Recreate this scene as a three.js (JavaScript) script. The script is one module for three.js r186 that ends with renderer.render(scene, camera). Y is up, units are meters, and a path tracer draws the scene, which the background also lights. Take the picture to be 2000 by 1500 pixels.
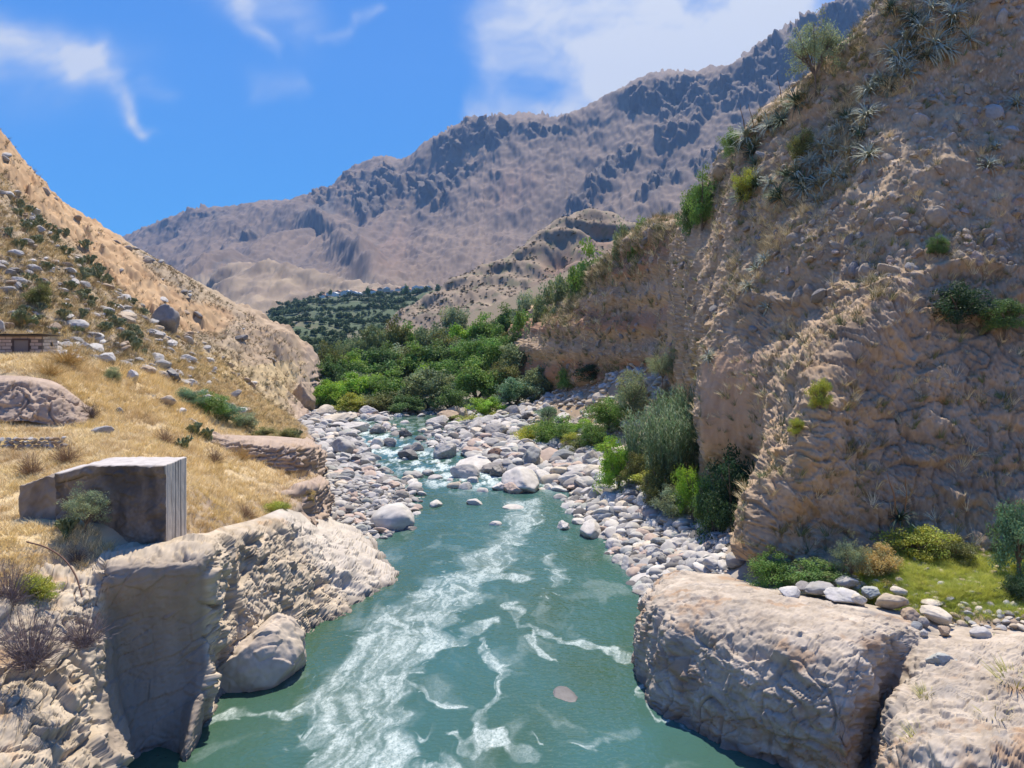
import * as THREE from 'three';
import { mergeGeometries } from 'three/addons/utils/BufferGeometryUtils.js';

// ---------- camera, exposure, sun ----------
const EYE = 12, FPX = 1504;                       // eye height above the river (m), focal length in photograph pixels
const scene = new THREE.Scene();
const camera = new THREE.PerspectiveCamera(53, 4 / 3, 0.5, 12000);
camera.position.set(0, EYE, 0);
camera.lookAt(0, EYE, -10);
camera.setViewOffset(2000, 1500, 0, 100, 2000, 1500);   // shifted lens: the eye level lies a little above the middle
const renderer = new THREE.WebGLRenderer({ antialias: true });
renderer.toneMapping = THREE.LinearToneMapping;
renderer.toneMappingExposure = 1.6;
renderer.shadowMap.enabled = true;
const SUN = new THREE.Vector3(0.068, 0.899, -0.432).normalize();
const sun = new THREE.DirectionalLight(0xfff2df, 5.0);
sun.position.copy(SUN).multiplyScalar(400).add(new THREE.Vector3(0, 0, -60));
sun.target.position.set(0, 0, -60);
sun.castShadow = true;
sun.shadow.mapSize.set(4096, 4096);
Object.assign(sun.shadow.camera, { left: -150, right: 150, top: 150, bottom: -150, near: 1, far: 900 });
scene.add(sun, sun.target);

// ---------- small tools ----------
function rng(seed) { let s = seed >>> 0 || 1; return () => { s = (s + 0x6d2b79f5) | 0; let t = Math.imul(s ^ (s >>> 15), 1 | s); t = (t + Math.imul(t ^ (t >>> 7), 61 | t)) ^ t; return ((t ^ (t >>> 14)) >>> 0) / 4294967296; }; }
const PERM = new Uint8Array(1024), GR = new Float32Array(256 * 3), RV = new Float32Array(256 * 3);
{ const r = rng(7); const a = [...Array(256).keys()]; for (let i = 255; i > 0; i--) { const j = Math.floor(r() * (i + 1)); [a[i], a[j]] = [a[j], a[i]]; }
  for (let i = 0; i < 1024; i++) PERM[i] = a[i & 255];
  for (let i = 0; i < 256; i++) { let x, y, z, l; do { x = r() * 2 - 1; y = r() * 2 - 1; z = r() * 2 - 1; l = Math.hypot(x, y, z); } while (l > 1 || l < 0.1); GR[i * 3] = x / l; GR[i * 3 + 1] = y / l; GR[i * 3 + 2] = z / l; RV[i * 3] = r(); RV[i * 3 + 1] = r(); RV[i * 3 + 2] = r(); } }
function gn(x, y, z) {                               // gradient noise, about -1..1
  const xf = Math.floor(x), yf = Math.floor(y), zf = Math.floor(z);
  const X = xf & 255, Y = yf & 255, Z = zf & 255; x -= xf; y -= yf; z -= zf;
  const u = x * x * x * (x * (x * 6 - 15) + 10), v = y * y * y * (y * (y * 6 - 15) + 10), w = z * z * z * (z * (z * 6 - 15) + 10);
  const A = PERM[X] + Y, B = PERM[X + 1] + Y, AA = PERM[A] + Z, AB = PERM[A + 1] + Z, BA = PERM[B] + Z, BB = PERM[B + 1] + Z;
  const g = (h, a, b, c) => { h = PERM[h] * 3; return GR[h] * a + GR[h + 1] * b + GR[h + 2] * c; };
  const l = (t, a, b) => a + t * (b - a);
  return 1.5 * l(w, l(v, l(u, g(AA, x, y, z), g(BA, x - 1, y, z)), l(u, g(AB, x, y - 1, z), g(BB, x - 1, y - 1, z))),
    l(v, l(u, g(AA + 1, x, y, z - 1), g(BA + 1, x - 1, y, z - 1)), l(u, g(AB + 1, x, y - 1, z - 1), g(BB + 1, x - 1, y - 1, z - 1))));
}
function fbm(x, y, z, o = 4, gain = 0.5) { let a = 1, s = 0, n = 0; for (let i = 0; i < o; i++) { s += a * gn(x, y, z); n += a; a *= gain; x = x * 2.03 + 17.3; y = y * 2.03 - 5.1; z = z * 2.03 + 9.7; } return s / n; }
function ridged(x, y, z, o = 4, gain = 0.5) { let a = 1, s = 0, n = 0; for (let i = 0; i < o; i++) { s += a * (1 - Math.abs(gn(x, y, z)) * 1.6); n += a; a *= gain; x = x * 2.07 + 11.3; y = y * 2.07 - 3.1; z = z * 2.07 + 5.7; } return s / n; }
const WR = { f1: 0, f2: 0, id: 0, dx: 0, dy: 0, dz: 0 };
function worley(x, y, z, jit = 0.9) {
  const xi = Math.floor(x), yi = Math.floor(y), zi = Math.floor(z); let f1 = 9, f2 = 9;
  for (let i = -1; i <= 1; i++) for (let j = -1; j <= 1; j++) for (let k = -1; k <= 1; k++) {
    const h = PERM[PERM[PERM[(xi + i) & 255] + ((yi + j) & 255)] + ((zi + k) & 255)];
    const dx = xi + i + 0.5 + (RV[h * 3] - 0.5) * jit - x, dy = yi + j + 0.5 + (RV[h * 3 + 1] - 0.5) * jit - y, dz = zi + k + 0.5 + (RV[h * 3 + 2] - 0.5) * jit - z;
    const d = dx * dx + dy * dy + dz * dz;
    if (d < f1) { f2 = f1; f1 = d; WR.id = h; WR.dx = dx; WR.dy = dy; WR.dz = dz; } else if (d < f2) f2 = d;
  }
  WR.f1 = Math.sqrt(f1); WR.f2 = Math.sqrt(f2); return WR.f1;
}
// broken, blocky rock: every cell is a tilted facet, with an open joint where two cells meet
function facets(x, y, z, tilt = 0.55, joint = 0.25, jw = 0.09) {
  worley(x, y, z); const h = WR.id * 3;
  const b = WR.f2 - WR.f1, e = Math.min(1, b / jw), q = Math.min(1, b / 0.075);
  return ((RV[h] - 0.5) * 0.7 - tilt * (GR[h] * WR.dx + GR[h + 1] * WR.dy + GR[h + 2] * WR.dz)) * q * q * (3 - 2 * q) - joint * (1 - e) * (1 - e);
}
const clamp = (v, a = 0, b = 1) => Math.min(b, Math.max(a, v));
const sstep = (a, b, v) => { const t = clamp((v - a) / (b - a)); return t * t * (3 - 2 * t); };
const lerp = (a, b, t) => a + (b - a) * t;
const mix3 = (a, b, t) => [lerp(a[0], b[0], t), lerp(a[1], b[1], t), lerp(a[2], b[2], t)];
const P = (px, py, D) => new THREE.Vector3((px - 1000) / FPX * D, EYE + (650 - py) / FPX * D, -D);   // a surveyed point: bearing, height angle, distance
const interp = (tab, x) => { if (x <= tab[0][0]) return tab[0][1]; for (let i = 1; i < tab.length; i++) if (x <= tab[i][0]) { const t = (x - tab[i - 1][0]) / (tab[i][0] - tab[i - 1][0]); return lerp(tab[i - 1][1], tab[i][1], t * t * (3 - 2 * t)); } return tab[tab.length - 1][1]; };

const used = new Map();
function numbered(name) { const n = used.get(name) || 0; used.set(name, n + 1); return n ? name + '_' + String(n).padStart(3, '0') : name; }
function tag(o, label, category, group) { o.userData.label = label; o.userData.category = category; if (group) o.userData.group = group; return o; }
function addTop(o, name) { o.name = numbered(name); scene.add(o); return o; }
function shadows(o) { o.castShadow = true; o.receiveShadow = true; return o; }
function meshOf(name, g, m, parent) { const o = shadows(new THREE.Mesh(g, m)); o.name = parent ? name : numbered(name); (parent || scene).add(o); return o; }
function struct(name, g, m, label) { const o = meshOf(name, g, m); o.userData.kind = 'structure'; if (label) o.userData.label = label; return o; }
function std(color, roughness = 0.95, extra = {}) { return new THREE.MeshStandardMaterial({ color: new THREE.Color().setRGB(...color), roughness, metalness: 0, ...extra }); }
const M = {
  ground: std([1, 1, 1], 0.97, { vertexColors: true }),
  rock: std([1, 1, 1], 0.92, { vertexColors: true }),
};

// ---------- surfaces ----------
function gridGeometry(nu, nv, at, color, wind = 1) {
  const pos = new Float32Array(nu * nv * 3), col = new Float32Array(nu * nv * 3);
  for (let j = 0, k = 0; j < nv; j++) for (let i = 0; i < nu; i++, k += 3) { const p = at(i, j); pos[k] = p.x; pos[k + 1] = p.y; pos[k + 2] = p.z; }
  const idx = new Uint32Array((nu - 1) * (nv - 1) * 6);
  for (let j = 0, q = 0; j < nv - 1; j++) for (let i = 0; i < nu - 1; i++) { const a = j * nu + i, b = a + 1, c = a + nu, d = c + 1;
    if (wind > 0) { idx[q++] = a; idx[q++] = b; idx[q++] = d; idx[q++] = a; idx[q++] = d; idx[q++] = c; } else { idx[q++] = a; idx[q++] = d; idx[q++] = b; idx[q++] = a; idx[q++] = c; idx[q++] = d; } }
  const g = new THREE.BufferGeometry();
  g.setAttribute('position', new THREE.BufferAttribute(pos, 3)); g.setIndex(new THREE.BufferAttribute(idx, 1)); g.computeVertexNormals();
  const n = g.attributes.normal.array;
  for (let j = 0, k = 0; j < nv; j++) for (let i = 0; i < nu; i++, k += 3) { const c = color(pos[k], pos[k + 1], pos[k + 2], n[k], n[k + 1], n[k + 2], i / (nu - 1), j / (nv - 1)); col[k] = c[0]; col[k + 1] = c[1]; col[k + 2] = c[2]; }
  g.setAttribute('color', new THREE.BufferAttribute(col, 3));
  g.userData = { nu, nv };
  return g;
}
function cr(a, b, c, d, t) { const t2 = t * t, t3 = t2 * t; return 0.5 * (2 * b + (c - a) * t + (2 * a - 5 * b + 4 * c - d) * t2 + (3 * b - a - 3 * c + d) * t3); }
// a surface through columns of surveyed points, sampled about every `step` photograph pixels, then broken up along its normals
function loft(cols, { floor, step = 2, disp, color, maxU = 700, maxV = 700, flip = 1, minSeg = 2 }) {
  const nc = cols.length, nr = cols[0].length, pc = cols.map(c => c.map((p, i) => { const q = P(...p); if (i === 0 && floor !== undefined) q.y = Math.min(q.y, floor); return q; }));
  const spread = (n, len) => { const acc = [0]; for (let i = 0; i < n - 1; i++) acc.push(acc[i] + Math.max(len(i), minSeg * step)); return acc; };
  const d2 = (a, b) => Math.hypot(a[0] - b[0], a[1] - b[1]);
  const ua = spread(nc, i => { let s = 0; for (let r = 0; r < nr; r++) s += d2(cols[i][r], cols[i + 1][r]); return s / nr; });
  const va = spread(nr, r => { let s = 0; for (let i = 0; i < nc; i++) s += d2(cols[i][r], cols[i][r + 1]); return s / nc; });
  const nu = Math.min(maxU, Math.ceil(ua[nc - 1] / step) + 1), nv = Math.min(maxV, Math.ceil(va[nr - 1] / step) + 1);
  const param = (acc, f) => { const t = f * acc[acc.length - 1]; let i = 0; while (i < acc.length - 2 && acc[i + 1] < t) i++; return [i, (t - acc[i]) / (acc[i + 1] - acc[i])]; };
  const pu = [...Array(nu)].map((_, i) => param(ua, i / (nu - 1))), pv = [...Array(nv)].map((_, j) => param(va, j / (nv - 1)));
  const base = new Float32Array(nu * nv * 3), ck = ['x', 'y', 'z'], cl = (i, n) => Math.max(0, Math.min(n - 1, i));
  for (let j = 0, k = 0; j < nv; j++) { const [r, tv] = pv[j];
    const row = pc.map(c => ck.map(a => cr(c[cl(r - 1, nr)][a], c[r][a], c[r + 1][a], c[cl(r + 2, nr)][a], tv)));
    for (let i = 0; i < nu; i++) { const [q, tu] = pu[i]; for (let a = 0; a < 3; a++) base[k++] = cr(row[cl(q - 1, nc)][a], row[q][a], row[q + 1][a], row[cl(q + 2, nc)][a], tu); } }
  const g0 = new THREE.BufferGeometry(); g0.setAttribute('position', new THREE.BufferAttribute(base, 3));
  const v = new THREE.Vector3(), e1 = new THREE.Vector3(), e2 = new THREE.Vector3();
  const B = (i, j, o) => { const k = (cl(j, nv) * nu + cl(i, nu)) * 3; return o.set(base[k], base[k + 1], base[k + 2]); };
  const ta = new THREE.Vector3(), tb = new THREE.Vector3(), n = new THREE.Vector3();
  return gridGeometry(nu, nv, (i, j) => {
    B(i + 2, j, ta); B(i - 2, j, tb); e1.copy(ta).sub(tb); B(i, j + 2, ta); B(i, j - 2, tb); e2.copy(ta).sub(tb); n.crossVectors(e1, e2).normalize().multiplyScalar(flip);
    B(i, j, v); if (disp) { const d = disp(v.x, v.y, v.z, n, i / (nu - 1), j / (nv - 1)); v.addScaledVector(n, d); } return v;
  }, color, flip);
}
// thin-plate surface of heights through surveyed points [x, D, h]
function thinPlate(pts, smooth = 0.02) {
  const n = pts.length, N = n + 3, sc = 40, A = [...Array(N)].map(() => new Float64Array(N + 1)), U = r2 => r2 < 1e-9 ? 0 : r2 * Math.log(r2) * 0.5;
  for (let i = 0; i < n; i++) { const [xi, di, hi] = [pts[i][0] / sc, pts[i][1] / sc, pts[i][2]];
    for (let j = 0; j < n; j++) A[i][j] = U((xi - pts[j][0] / sc) ** 2 + (di - pts[j][1] / sc) ** 2) + (i === j ? smooth : 0);
    A[i][n] = 1; A[i][n + 1] = xi; A[i][n + 2] = di; A[n][i] = 1; A[n + 1][i] = xi; A[n + 2][i] = di; A[i][N] = hi; }
  for (let c = 0; c < N; c++) { let p = c; for (let r = c + 1; r < N; r++) if (Math.abs(A[r][c]) > Math.abs(A[p][c])) p = r; [A[c], A[p]] = [A[p], A[c]];
    for (let r = 0; r < N; r++) if (r !== c) { const f = A[r][c] / A[c][c]; if (f) for (let k = c; k <= N; k++) A[r][k] -= f * A[c][k]; } }
  const w = A.map((r, i) => r[N] / r[i]);
  const xs = pts.map(p => p[0] / sc), ds = pts.map(p => p[1] / sc);
  return (x, D) => { x /= sc; D /= sc; let s = w[n] + w[n + 1] * x + w[n + 2] * D; for (let i = 0; i < n; i++) { const a = x - xs[i], b = D - ds[i], r2 = a * a + b * b; if (r2 > 1e-9) s += w[i] * r2 * Math.log(r2) * 0.5; } return s; };
}
const S = (px, py, D) => { const p = P(px, py, D); return [p.x, D, p.y]; };
// ---------- sky: clear air with wisps of high cloud ----------
{
  const W = 3072, H = 1536, data = new Float32Array(W * H * 4);
  const wisp = (px, py, x0, y0, x1, y1, w0, w1) => {      // soft stroke of ice cloud, wide at one end
    const dx = x1 - x0, dy = y1 - y0, L2 = dx * dx + dy * dy, t = clamp(((px - x0) * dx + (py - y0) * dy) / L2), d = Math.hypot(px - x0 - dx * t, py - y0 - dy * t), w = lerp(w0, w1, t); return Math.exp(-(d * d) / (w * w)); };
  for (let j = 0; j < H; j++) { const el = (j + 0.5) / H * Math.PI - Math.PI / 2, sy = Math.sin(el), cy = Math.cos(el);
    for (let i = 0; i < W; i++) { const az = ((i + 0.5) / W - 0.5) * 2 * Math.PI, x = Math.cos(az) * cy, z = Math.sin(az) * cy, y = sy, k = (j * W + i) * 4;
      const up = Math.max(y, 0), t = Math.pow(1 - up, 3.2);
      let c = [lerp(0.012, 0.09, t), lerp(0.185, 0.52, t), lerp(0.74, 1.14, t)];
      const cs = x * SUN.x + y * SUN.y + z * SUN.z, glow = Math.pow(Math.max(cs, 0), 14) * 0.45 + Math.pow(Math.max(cs, 0), 3) * 0.10;   // air brightens toward the sun
      c = [c[0] + glow, c[1] + glow, c[2] + glow * 0.9];
      if (y > 0.02) {
        let m = 0;
        const qx = x / (y + 0.12), qz = z / (y + 0.12), wx = fbm(qx * 0.7, 3.1, qz * 0.7, 3), wz = fbm(qx * 0.7, 9.1, qz * 0.7, 3);
        const inFront = z < -0.25 && x / -z > -0.95 && x / -z < 0.95;
        if (inFront) {
          const px0 = 1000 + x / -z * FPX, py0 = 650 - y / -z * FPX, n1 = fbm(px0 / 260, py0 / 260, 1.7, 5), n2 = fbm(px0 / 260, py0 / 260, 8.7, 5), px = px0 + n1 * 110, py = py0 + n2 * 80;
          const fine = 0.60 + 0.75 * fbm(px / 110 + n1, py / 62 - n2, 4.4, 6, 0.58), along = 0.7 + 0.55 * fbm((px - py) / 300, (px + py) / 26, 2.2, 4);
          let w = 1.25 * wisp(px, py, -60, 80, 140, 125, 50, 34) + 1.1 * wisp(px, py, 140, 120, 310, 270, 30, 8) + 0.25 * wisp(px, py, 0, 130, 200, 160, 80, 60);
          w += 0.8 * wisp(px, py, 430, -60, 520, 90, 40, 16) + 0.42 * wisp(px, py, 480, -40, 580, 60, 70, 40) + 0.34 * wisp(px, py, 625, 78, 670, 52, 12, 14) + 0.3 * wisp(px, py, 690, 25, 760, 18, 14, 8) + 0.28 * wisp(px, py, 480, 150, 560, 155, 24, 14) + 0.2 * wisp(px, py, 280, 190, 320, 200, 22, 18);
          w *= 0.55 + 0.65 * along;
          let big = wisp(px, py, 1090, 30, 1420, 60, 130, 150) + 0.9 * wisp(px, py, 1250, 110, 1560, 30, 80, 120) + 0.65 * wisp(px, py, 930, 225, 1130, 190, 34, 30) + 0.32 * wisp(px, py, 1010, 80, 1000, 160, 50, 34) + 0.5 * wisp(px, py, 1330, 160, 1200, 130, 60, 60);
          big = sstep(0.12, 1.35, big * (0.1 + fine * 0.95 + 0.35 * along)) * 0.98;
          m = clamp(w * fine * 1.0 + big, 0, 0.92);
          const edge = sstep(0.95, 0.75, Math.abs(x / -z));
          m *= edge;
        }
        const far = sstep(0.12, 0.75, fbm(qx * 0.9 + wx * 1.2 + 4.2, 0.5, qz * 0.45 + wz * 1.2 - 7.7, 5)) * 0.55 * sstep(0.03, 0.25, y);
        if (!inFront) m = far; else m = Math.max(m, far * sstep(0.75, 0.95, Math.abs(x / -z)));
        const cb = 0.80 + 0.35 * Math.pow(Math.max(cs, 0), 4);
        c = mix3(c, [cb * 0.95, cb * 0.98, cb * 1.04], m);
      }
      const E = 1 / 1.6;
      data[k] = c[0] * E; data[k + 1] = c[1] * E; data[k + 2] = c[2] * E; data[k + 3] = 1;
    } }
  const tex = new THREE.DataTexture(data, W, H, THREE.RGBAFormat, THREE.FloatType);
  tex.mapping = THREE.EquirectangularReflectionMapping; tex.magFilter = tex.minFilter = THREE.LinearFilter; tex.needsUpdate = true;
  scene.background = tex; scene.environment = tex;
}
console.log('sky done');
// ---------- far ground sheet, mountain, middle hills ----------
const AIR = new THREE.FogExp2(new THREE.Color().setRGB(0.33, 0.58, 1.0), 0.000085);
scene.fog = AIR;
{
  const g = new THREE.PlaneGeometry(6400, 5200, 24, 24); g.rotateX(-Math.PI / 2);
  const col = new Float32Array(g.attributes.position.count * 3); for (let i = 0; i < col.length; i += 3) { const v = 0.2 + 0.04 * gn(i * 0.37, 2, 3); col.set([v * 1.1, v * 0.92, v * 0.72], i); } g.setAttribute('color', new THREE.BufferAttribute(col, 3));
  const o = struct('valley_floor', g, M.ground, 'dry brown valley floor running on beyond the canyon'); o.position.set(0, -3, -1700);
}
const blob = (px, py, list) => { let m = 0; for (const [x, y, rx, ry, a, s] of list) { const c = Math.cos(a), q = Math.sin(a), dx = px - x, dy = py - y, u = (dx * c + dy * q) / rx, v = (-dx * q + dy * c) / ry; m = Math.max(m, s * Math.exp(-(u * u + v * v) * 1.2)); } return m; };
const pxOf = (x, z) => 1000 + x / -z * FPX, pyOf = (y, z) => 650 - (y - EYE) / -z * FPX;
{
  const ridge = [[120, 500], [200, 478], [260, 460], [340, 430], [430, 408], [520, 400], [590, 388], [640, 372], [690, 338], [740, 310], [800, 308], [850, 275], [930, 238], [960, 240], [1040, 224], [1110, 232], [1170, 205], [1240, 165], [1290, 150], [1410, 138], [1470, 100], [1560, 60], [1660, 0], [1780, -90], [1950, -190], [2200, -260]];
  const cols = ridge.map(([x, y]) => { const D1 = interp([[120, 3900], [600, 3500], [1100, 3000], [1700, 2500], [2200, 2200]], x), D0 = interp([[120, 1900], [650, 1450], [1100, 1250], [2200, 1000]], x), b = 600, c = [];
    for (let r = 0; r <= 8; r++) { const t = r / 8, bowl = Math.pow(t, 1.0 + 0.28 * sstep(650, 950, x) * sstep(1500, 1150, x)); c.push([x, lerp(b, y, bowl), lerp(D0, D1, Math.pow(t, 0.9))]); }
    c.push([x, y + 18, D1 + 500]); return c; });
  const crag = [[730, 370, 75, 55, -0.5, 1], [850, 350, 95, 45, -0.3, 0.9], [640, 395, 60, 22, -0.3, 0.8], [930, 270, 110, 38, -0.25, 0.95], [1060, 250, 80, 28, 0.05, 0.8], [1130, 385, 90, 20, -0.75, 1.1], [1200, 330, 80, 28, -0.7, 1], [1310, 190, 120, 45, -0.2, 1], [1330, 260, 110, 28, -0.65, 0.8], [1280, 360, 80, 28, -0.6, 0.85], [1480, 160, 120, 55, -0.5, 1.1], [1400, 300, 90, 40, -0.6, 0.8], [1600, 80, 150, 80, -0.6, 1], [470, 460, 60, 12, -0.5, 0.7], [400, 420, 60, 16, -0.1, 0.7], [330, 445, 40, 16, 0, 0.6], [430, 520, 60, 10, -0.5, 0.8], [690, 470, 70, 14, 0.9, 0.5], [520, 430, 60, 12, -0.2, 0.5]];
  const cragAt = (x, y, z) => { const px = pxOf(x, z), py = pyOf(y, z); return sstep(0.38, 0.72, blob(px + gn(x / 90, y / 90, z / 90) * 26, py + gn(x / 90, y / 90, z / 90 + 9) * 26, crag) + 0.38 * fbm(x / 130, y / 130, z / 130, 4)); };
  const g = loft(cols, { step: 2.3, maxU: 860, maxV: 280, disp: (x, y, z, n, u, v) => {
    const m = cragAt(x, y, z), px = pxOf(x, z), py = pyOf(y, z), edge = sstep(0, 0.05, v);
    let d = 90 * fbm(x / 900, y / 900, z / 900, 3) * sstep(1, 0.75, v);
    const spur = blob(px, py, [[640, 455, 70, 26, 0.2, 1], [540, 500, 120, 22, -0.35, 1], [700, 520, 80, 30, 0.9, 0.7], [430, 560, 90, 24, -0.4, 0.6]]);
    d += spur * 105;
    d += ridged(x / 230, y / 520, z / 520, 5, 0.6) * 58 + ridged(x / 56, y / 170, z / 170, 4, 0.55) * 10 + ridged(x / 24, y / 120, z / 120, 3) * 7 + fbm(x / 18, y / 26, z / 26, 3) * 3.5 - 38;
    d += m * (ridged(x / 62, y / 150, z / 150, 5, 0.65) * 50 + facets(x / 34, y / 44, z / 44) * 30 + ridged(x / 18, y / 30, z / 30, 3) * 14 - 30);
    return d * edge + (1 - edge) * -10;
  }, color: (x, y, z, nx, ny, nz, u, v) => {
    const m = cragAt(x, y, z), px = pxOf(x, z), py = pyOf(y, z);
    const streak = 1.5 * fbm(x / 17, (y + z) / 420, 1.3, 4, 0.6), patch = fbm(x / 320, y / 320, z / 320, 4);
    let c = mix3([0.095, 0.068, 0.055], [0.215, 0.150, 0.100], clamp(0.45 + 0.6 * streak + 0.5 * patch + 0.35 * fbm(x / 14, y / 14, z / 14, 3)));
    c = mix3(c, [0.22, 0.125, 0.085], clamp(blob(px, py, [[1000, 370, 60, 40, -0.6, 0.7], [760, 480, 50, 60, 0.8, 0.5]]) * (0.6 + streak)));
    c = mix3(c, [0.10, 0.08, 0.075], 0.55 * blob(px, py, [[560, 520, 150, 36, -0.2, 1], [700, 490, 60, 50, 0.5, 1]]));
    if (py > 520 && px < 860) c = mix3(c, [0.32, 0.25, 0.165], sstep(0.0, 0.4, fbm(x / 70, y / 30, z / 90, 4) + 0.25) * sstep(520, 560, py) * sstep(860, 600, px));
    return mix3(c, mix3([0.055, 0.05, 0.05], [0.12, 0.098, 0.085], clamp(0.5 + fbm(x / 30, y / 30, z / 30, 3))), m * 0.85);
  } });
  struct('mountain', g, M.rock, 'tall hazy mountain wall with dark crags and pale talus fans');
}
function farHill(name, label, top, D0, D1, baseY, o) {
  const cols = top.map(([x, y]) => { const c = []; for (let r = 0; r <= 6; r++) { const t = r / 6; c.push([x, lerp(baseY(x), y, t), lerp(D0(x), D1(x), Math.pow(t, o.pow || 1))]); } c.push([x, y + 14, D1(x) * 1.16]); return c; });
  return struct(name, loft(cols, { step: o.step || 2.4, maxU: 420, maxV: 220, disp: o.disp, color: o.color }), M.ground, label);
}
farHill('eroded_hill', 'pale tan gullied hill at the mountain foot', [[330, 640], [385, 600], [420, 552], [455, 527], [500, 520], [545, 527], [600, 540], [650, 556], [700, 566], [760, 570], [830, 572], [900, 576]], () => 760, x => lerp(1180, 1000, (x - 330) / 570), () => 680, {
  disp: (x, y, z, n, u, v) => (ridged(x / 42, y / 160, z / 200, 4) * 20 + fbm(x / 90, y / 90, z / 90, 4) * 16) * sstep(1, 0.85, v) * 0.9 + 3 * fbm(x / 9, y / 9, z / 9, 3),
  color: (x, y, z) => mix3([0.13, 0.10, 0.085], [0.36, 0.28, 0.185], clamp(0.45 + 0.9 * fbm(x / 46, y / 26, z / 60, 4))) });
const hillC = farHill('brown_hill', 'brown terraced hill with a rounded top behind the trees', [[720, 672], [790, 615], [850, 582], [900, 546], [960, 520], [1005, 498], [1060, 455], [1110, 427], [1150, 414], [1195, 424], [1240, 446], [1300, 470], [1400, 480]], x => 230, x => lerp(330, 420, (x - 720) / 680), () => 700, { pow: 0.8, step: 2,
  disp: (x, y, z, n, u, v) => { const px = pxOf(x, z), py = pyOf(y, z); return (ridged(x / 11 + y / 14, y / 40, z / 40, 4) * 2.6 + fbm(x / 40, y / 40, z / 40, 4) * 4) * sstep(1, 0.9, v) + 0.9 * Math.sin(y / 1.25 + 2.5 * fbm(x / 25, y / 25, z / 25, 2)) * sstep(1, 0.95, v) - 7 * blob(px, py, [[1090, 505, 46, 22, -0.6, 1], [1180, 465, 34, 26, 0.3, 0.8]]) + 0.6 * fbm(x / 2, y / 2, z / 2, 3); },
  color: (x, y, z) => { const px = pxOf(x, z), py = pyOf(y, z); let c = mix3([0.15, 0.115, 0.085], [0.35, 0.27, 0.185], clamp(0.42 + 0.75 * fbm(x / 12, y / 5, z / 12, 4))); c = mix3(c, [0.26, 0.15, 0.105], 0.7 * blob(px, py, [[1095, 520, 46, 24, -0.5, 1], [1180, 470, 30, 30, 0, 0.8]])); return mix3(c, [0.13, 0.135, 0.075], 0.7 * sstep(0.1, 0.35, fbm(x / 5, y / 5, z / 5, 3))); } });
const terraceG = loft([[440, 640], [520, 605], [580, 588], [640, 580], [720, 575], [800, 571], [880, 566], [960, 560]].map(([x, y]) => { const c = []; for (let r = 0; r <= 6; r++) { const t = r / 6; c.push([x, lerp(700, y, t), lerp(300, 960, Math.pow(t, 1.5))]); } c.push([x, y - 2, 1150]); return c; }), { step: 2.4, maxU: 300, maxV: 120,
  disp: (x, y, z, n, u, v) => (fbm(x / 60, y / 60, z / 60, 4) * 10 + 3 * Math.sin(y / 2.0 + 3 * fbm(x / 60, y / 60, z / 60, 2))) * sstep(1, 0.85, v),
  color: (x, y, z) => mix3([0.06, 0.09, 0.04], [0.16, 0.14, 0.085], sstep(0.05, 0.4, fbm(x / 40, y / 14, z / 60, 4))) });
struct('green_terraces', terraceG, M.ground, 'far green terraced valley side below the village');
console.log('far done');
// ---------- river level, river bed, left bank and hillside ----------
const riverLevel = D => interp([[0, 0], [57, 0], [64, 0.14], [70, 0.36], [76, 0.6], [84, 0.95], [96, 1.25], [130, 1.6]], D);
const bedH0 = thinPlate([
  ...[[-4, 8], [4, 8], [-4, 16], [3, 16], [-5, 24], [1, 26], [-4, 32], [2, 34], [-3, 42], [2, 44], [-4, 52], [0, 54]].map(([x, D]) => [x, D, -1.3]),
  [-7, 60, -0.35], [-3, 61, -0.4], [1, 62, -0.3], [-8, 68, -0.15], [-3, 68, -0.05], [-9.5, 75, 0.25], [-12, 82, 0.6], [-14, 88, 0.85],
  [-12, 12, -1], [-12, 24, -0.8], [-12, 34, -0.3], [-10, 40, -0.2],
  S(735, 1046, 45.6), S(640, 1050, 44), S(700, 1000, 49), [-7.5, 52, 0.25], [-5.6, 51, -0.4], [-9.5, 57, 0.55], S(640, 930, 62), S(620, 860, 76), S(600, 820, 92), S(750, 812, 100), S(690, 850, 82), S(700, 905, 68), S(620, 980, 50),
  [3.6, 60, 0.35], [4.2, 54, 0.05], [5, 47, -0.15], [5.4, 42, -0.1], [5.6, 37, -0.2], [7.5, 37, 0.35], S(1300, 1080, 40.5), S(1300, 1000, 46), S(1420, 1060, 39.5), S(1200, 960, 56), S(1150, 900, 66), S(1000, 850, 80), S(1100, 850, 80), S(1000, 895, 68), S(900, 850, 82), S(1200, 880, 65), S(1300, 930, 50), S(1250, 850, 66), S(1350, 900, 50), S(1100, 800, 85), S(1150, 770, 85), S(1250, 722, 78), S(1330, 745, 68), S(1200, 742, 82), S(1000, 800, 98), S(900, 812, 100), S(800, 803, 105), S(700, 790, 112),
  [-30, 125, 2.6], [-22, 140, 4], [-8, 140, 7], [6, 118, 8], [10, 140, 15], [16, 104, 12], [24, 95, 19], [-36, 200, 5], [0, 200, 20], [22, 150, 26], [-30, 160, 4],
  [8, 33, 0.7], [7, 27, 0.4], [9, 24, 0.6], [12, 21, 1.2], S(1500, 1122, 29), S(1600, 1098, 28.6), S(1720, 1092, 28.6), S(1900, 1080, 28.6), S(1950, 1140, 26.2), S(1850, 1165, 24.9), S(2050, 1200, 24), [16, 20, 2.4], [22, 20, 3.4], [24, 28, 4.2], [16, 34, 5], [12, 36, 3.4], [30, 50, 9],
], 0.002);
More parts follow.
